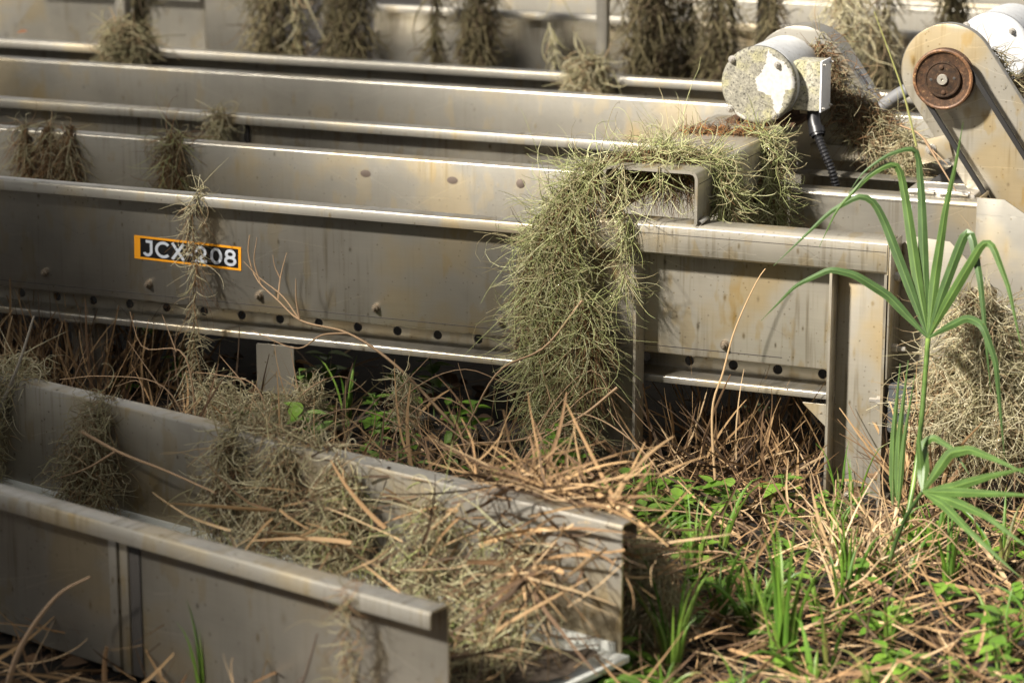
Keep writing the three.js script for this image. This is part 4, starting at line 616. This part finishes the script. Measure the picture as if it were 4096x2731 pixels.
  part(P, 'stalk', tube([c2, [0.313,0.168,0.58], [0.266,0.026,0.53], [0.249,-0.089,0.52]], 0.0045, 14, 6), palmMat);
}
// ------------------------------------------------------------------ green grass tufts
const grassMats = [[0.19, 0.34, 0.04], [0.14, 0.27, 0.035], [0.27, 0.40, 0.07], [0.36, 0.33, 0.11]].map(c => new THREE.MeshStandardMaterial({ map: veinTex, color: C(...c), roughness: 0.5 }));
function tuft(label, x, z, n, h, spread, s, group) { seed = s; const T = thing('grass_tuft', label, 'grass', [x, 0, z], 0, group); for (let i = 0; i < Math.round(n * 1.5); i++) { const a = rr(0, 6.283), L = h * 1.2 * rr(0.5, 1.05), lean = spread * rr(0.15, 1); const dx = Math.cos(a), dz = Math.sin(a) * 0.8; part(T, 'blade', blade([[dx * 0.006, 0, dz * 0.006], [dx * L * lean * 0.35, L * 0.5, dz * L * lean * 0.35], [dx * L * lean * 0.8, L * (0.9 - lean * 0.15), dz * L * lean * 0.8], [dx * L * lean * 1.15, L * (1 - lean * 0.35), dz * L * lean * 1.15]], rr(0.0045, 0.0085), 0.4, V(dx * 0.5 + rr(-0.4, 0.6), 0.35, Math.abs(dz) * 0.5 + 0.5), 8), grassMats[rnd() < 0.1 ? 3 : Math.floor(rnd() * 3)]); } }
const TG = 'green grass tufts in the straw';
for (const [x, y, z, n, h, sp, lab] of [
  [0.218,0,1.059, 11, 0.30, 0.45, 'tallest bright grass tuft in the straw before the post'],
  [0.041,0,1.156, 7, 0.22, 0.45, 'green grass tuft by the moss outside the low trough end'],
  [-0.068,0,0.728, 6, 0.20, 0.5, 'green grass tuft between the leafy weeds and the straw clump'],
  [-0.314,0,0.264, 4, 0.2, 0.3, 'narrow grass tuft against the left post'],
  [0.227,0,0.659, 6, 0.18, 0.4, 'grass tuft inside the pale straw clump'],
  [0.394,0,0.536, 6, 0.18, 0.6, 'grass tuft under the low palm fan'],
  [0.369,0,0.902, 5, 0.14, 0.5, 'short grass tuft below the palm base'],
  [0.107,0,0.889, 7, 0.17, 0.8, 'low spreading grass tuft beside the tallest one'],
  [0.056,0,0.11, 3, 0.16, 0.3, 'few grass blades at the foot of the right post'],
  [-1.228,0,-0.126, 4, 0.17, 0.5, 'grass blades in the dark under the numbered trough'],
  [0.57,0,0.866, 6, 0.14, 0.7, 'grass tuft among the light green weeds'],
  [-0.662,0,1.603, 3, 0.17, 0.25, 'two short grass blades before the low trough wall'],
]) tuft(lab, x, z, n, h, sp, Math.floor(x * 977 + z * 313) + 50, TG);
{ const spots = []; seed = 8181; for (let i = 0; i < 56; i++) spots.push([rr(-0.35, 0.75), rr(0.12, 1.5), 2 + Math.floor(rr(0, 4)), rr(0.08, 0.2), rr(0.4, 1.1), 8200 + i * 31]); for (const [x, z, n, h, sp, sd] of spots) tuft('small sparse grass tuft among the straw before the frame', x, z, n, h, sp, sd, 'small sparse grass tufts'); }
// ------------------------------------------------------------------ leafy weeds
const leafGeo = (() => { const N = 6, pos = [], idx = []; for (let i = 0; i <= N; i++) { const u = i / N, w = 0.5 * Math.sin(Math.PI * Math.pow(u, 0.75)) * 0.62 + (i === 0 ? 0.03 : 0), y = -0.35 * u * u * 0.4; pos.push(-w, y + w * 0.3, u, 0, y, u, w, y + w * 0.3, u); } for (let i = 0; i < N; i++) for (let k = 0; k < 2; k++) { const a = i * 3 + k; idx.push(a, a + 3, a + 1, a + 1, a + 3, a + 4); } const g = new THREE.BufferGeometry(); g.setAttribute('position', new THREE.Float32BufferAttribute(pos, 3)); g.setIndex(idx); g.computeVertexNormals(); return g; })();
const weedMats = [[0.13, 0.26, 0.03], [0.18, 0.32, 0.04], [0.12, 0.22, 0.035]].map(c => leafMat(...c, 0.2));
const weedStem = new THREE.MeshStandardMaterial({ color: C(0.12, 0.18, 0.05), roughness: 0.7 });
function weed(label, x, z, h, n, size, s, mi = 0) { seed = s; const T = thing('leafy_weed', label, 'weed', [x, 0, z], 0, 'small leafy weeds'); const bx = rr(-0.25, 0.25) * h, bz = rr(-0.1, 0.2) * h; part(T, 'stem', tube([[0, 0, 0], [bx * 0.4, h * 0.5, bz * 0.4], [bx, h, bz]], 0.0018, 8, 5), weedStem); for (let i = 0; i < n; i++) { const t = 0.3 + 0.7 * (i + 1) / n, a = i * 2.4 + rr(-0.4, 0.4); const m = part(T, 'leaf', leafGeo, weedMats[Math.floor(rnd() * 3)], [bx * t * t + rr(-0.004, 0.004), h * t, bz * t * t]); m.rotation.set(rr(-0.5, 0.25), a, 0, 'YXZ'); m.scale.setScalar(size * 1.4 * rr(0.65, 1.1) * (1.15 - 0.3 * t)); } }
let ws = 900;
for (const [x, y, z, h, n, size, mi, lab] of [
  [0.101,0,0.172, 0.06, 9, 0.045, 1, 'bright leafy weed at the foot of the right post'],
  [-0.227,0,0.387, 0.10, 14, 0.035, 0, 'leafy weed below the left post'],
  [-0.227,0,0.26, 0.07, 10, 0.03, 0, 'small leafy weed right of the left post'],
  [-0.263,0,0.433, 0.08, 8, 0.04, 1, 'leafy weed at the rim corner of the low trough'],
  [-0.013,0,1.155, 0.05, 7, 0.055, 1, 'broad leafed weed outside the low trough end'],
  [0.265,0,0.334, 0.08, 8, 0.045, 0, 'leafy weed under the palm stalk'],
  [0.436,0,0.676, 0.09, 14, 0.042, 1, 'light green weed under the low palm fan'],
  [0.538,0,0.832, 0.10, 16, 0.042, 1, 'big light green weed clump right of the palm base'],
  [0.556,0,0.652, 0.08, 10, 0.04, 1, 'light green weed beside the pale moss heap'],
  [0.377,0,1.083, 0.05, 10, 0.035, 1, 'low weed below the straw clump'],
  [-1.067,0,-0.276, 0.19, 12, 0.045, 0, 'tall leafy weed under the trough beside the moss drape'],
  [-1.076,0,-0.169, 0.12, 9, 0.05, 0, 'broad leafy weed under the trough by the arching twig'],
  [-1.226,0,-0.005, 0.09, 14, 0.04, 1, 'bright leafy weed behind the low trough rim'],
  [-1.447,0,-0.425, 0.09, 7, 0.055, 0, 'round leafed weed beside the mounting bracket'],
  [-1.762,0,-0.249, 0.09, 12, 0.032, 1, 'small bright weed under the JCX-208 plate'],
  [-1.873,0,-0.18, 0.04, 7, 0.035, 1, 'tiny weed in the reeds behind the low trough'],
  [-1.138,0,-0.082, 0.1, 9, 0.04, 0, 'leafy weed under the trough between twigs'],
  [-0.345,0,-0.576, 0.03, 5, 0.05, 0, 'few pointed leaves under the plate between the posts'],
  [-2.096,0,-0.695, 0.03, 6, 0.05, 0, 'leafy weed behind the reeds under the trough'],
]) weed(lab, x, z, h, n, size, ws += 17, mi);
{ const sp = []; seed = 6161; for (let i = 0; i < 95; i++) sp.push([rr(-0.42, 0.75), rr(0.1, 1.45), 0]); for (let i = 0; i < 18; i++) sp.push([-0.28 + gauss() * 0.14, 0.3 + gauss() * 0.2, 0]); for (let i = 0; i < 40; i++) sp.push([rr(-1.5, -0.5), rr(-0.1, 0.65), 1]); sp.forEach(([x, z, k], i) => weed(k ? 'small leafy weed in the straw between the two troughs' : 'small leafy weed in the straw before the frame', x, z, k ? 0.04 + (i % 5) * 0.03 : 0.03 + (i % 4) * 0.02, 6 + i % 5, 0.028 + (i % 3) * 0.009, 7000 + i * 13, i % 3)); }
// ------------------------------------------------------------------ small leaf litter (uncountable)
{ seed = 5151; const n = 2600, lm = new THREE.MeshStandardMaterial({ roughness: 0.9 }), im = new THREE.InstancedMesh(leafGeo, lm, n), M = new THREE.Matrix4(), q = new THREE.Quaternion(), e = new THREE.Euler(); im.name = 'leaf_litter'; im.userData.kind = 'stuff'; tag(im, 'dark rotting leaf litter between the straw', 'leaf litter'); im.castShadow = im.receiveShadow = true;
  for (let i = 0; i < n; i++) { e.set(rr(-0.9, 0.9), rr(0, 6.28), rr(-0.9, 0.9)); q.setFromEuler(e); const k = rr(0.015, 0.05); M.compose(V(rr(-2.8, 1.1), rr(0.002, 0.03), rr(-0.6, 2.1)), q, V(k, k, k)); im.setMatrixAt(i, M); const w = rr(0.3, 1); im.setColorAt(i, C(0.15 * w, 0.085 * w, 0.04 * w)); } scene.add(im); }
// ------------------------------------------------------------------ fallen leaves
const deadLeaf = [[0.30, 0.10, 0.03], [0.22, 0.085, 0.03], [0.16, 0.075, 0.035]].map(c => new THREE.MeshStandardMaterial({ color: C(...c), roughness: 0.7 }));
seed = 4242;
for (const [x, y, z, s, lab] of [
  [-1.289,0.211,0.95, 0.05, 'orange dead leaf on the brown moss bundle'], [-1.246,0.212,0.1, 0.055, 'orange dead leaf caught on the branched twig'], [0.012,0.02,0.195, 0.06, 'rust red dead leaf by the right post'],
  [-0.163,0.02,0.068, 0.06, 'brown dead leaf in the straw between the posts'], [-0.095,0.02,0.158, 0.05, 'dark dead leaf in the straw between the posts'], [0.399,0.03,0.488, 0.05, 'brown dead leaf beside the pale moss heap'], [-0.069,0.03,0.45, 0.045, 'reddish dead leaf in the straw before the frame'], [-3.42,0.589,-2.2, 0.04, 'curled brown leaf on the rim of the pale trough'],
]) { const m = new THREE.Mesh(leafGeo, deadLeaf[Math.floor(rnd() * 3)]); m.name = numbered('dead_leaf'); m.position.set(x, y, z); m.rotation.set(rr(-0.8, 0.8), rr(0, 6), rr(-0.8, 0.8)); m.scale.setScalar(s); m.castShadow = true; scene.add(m); tag(m, lab, 'leaf'); }

renderer.render(scene, camera);
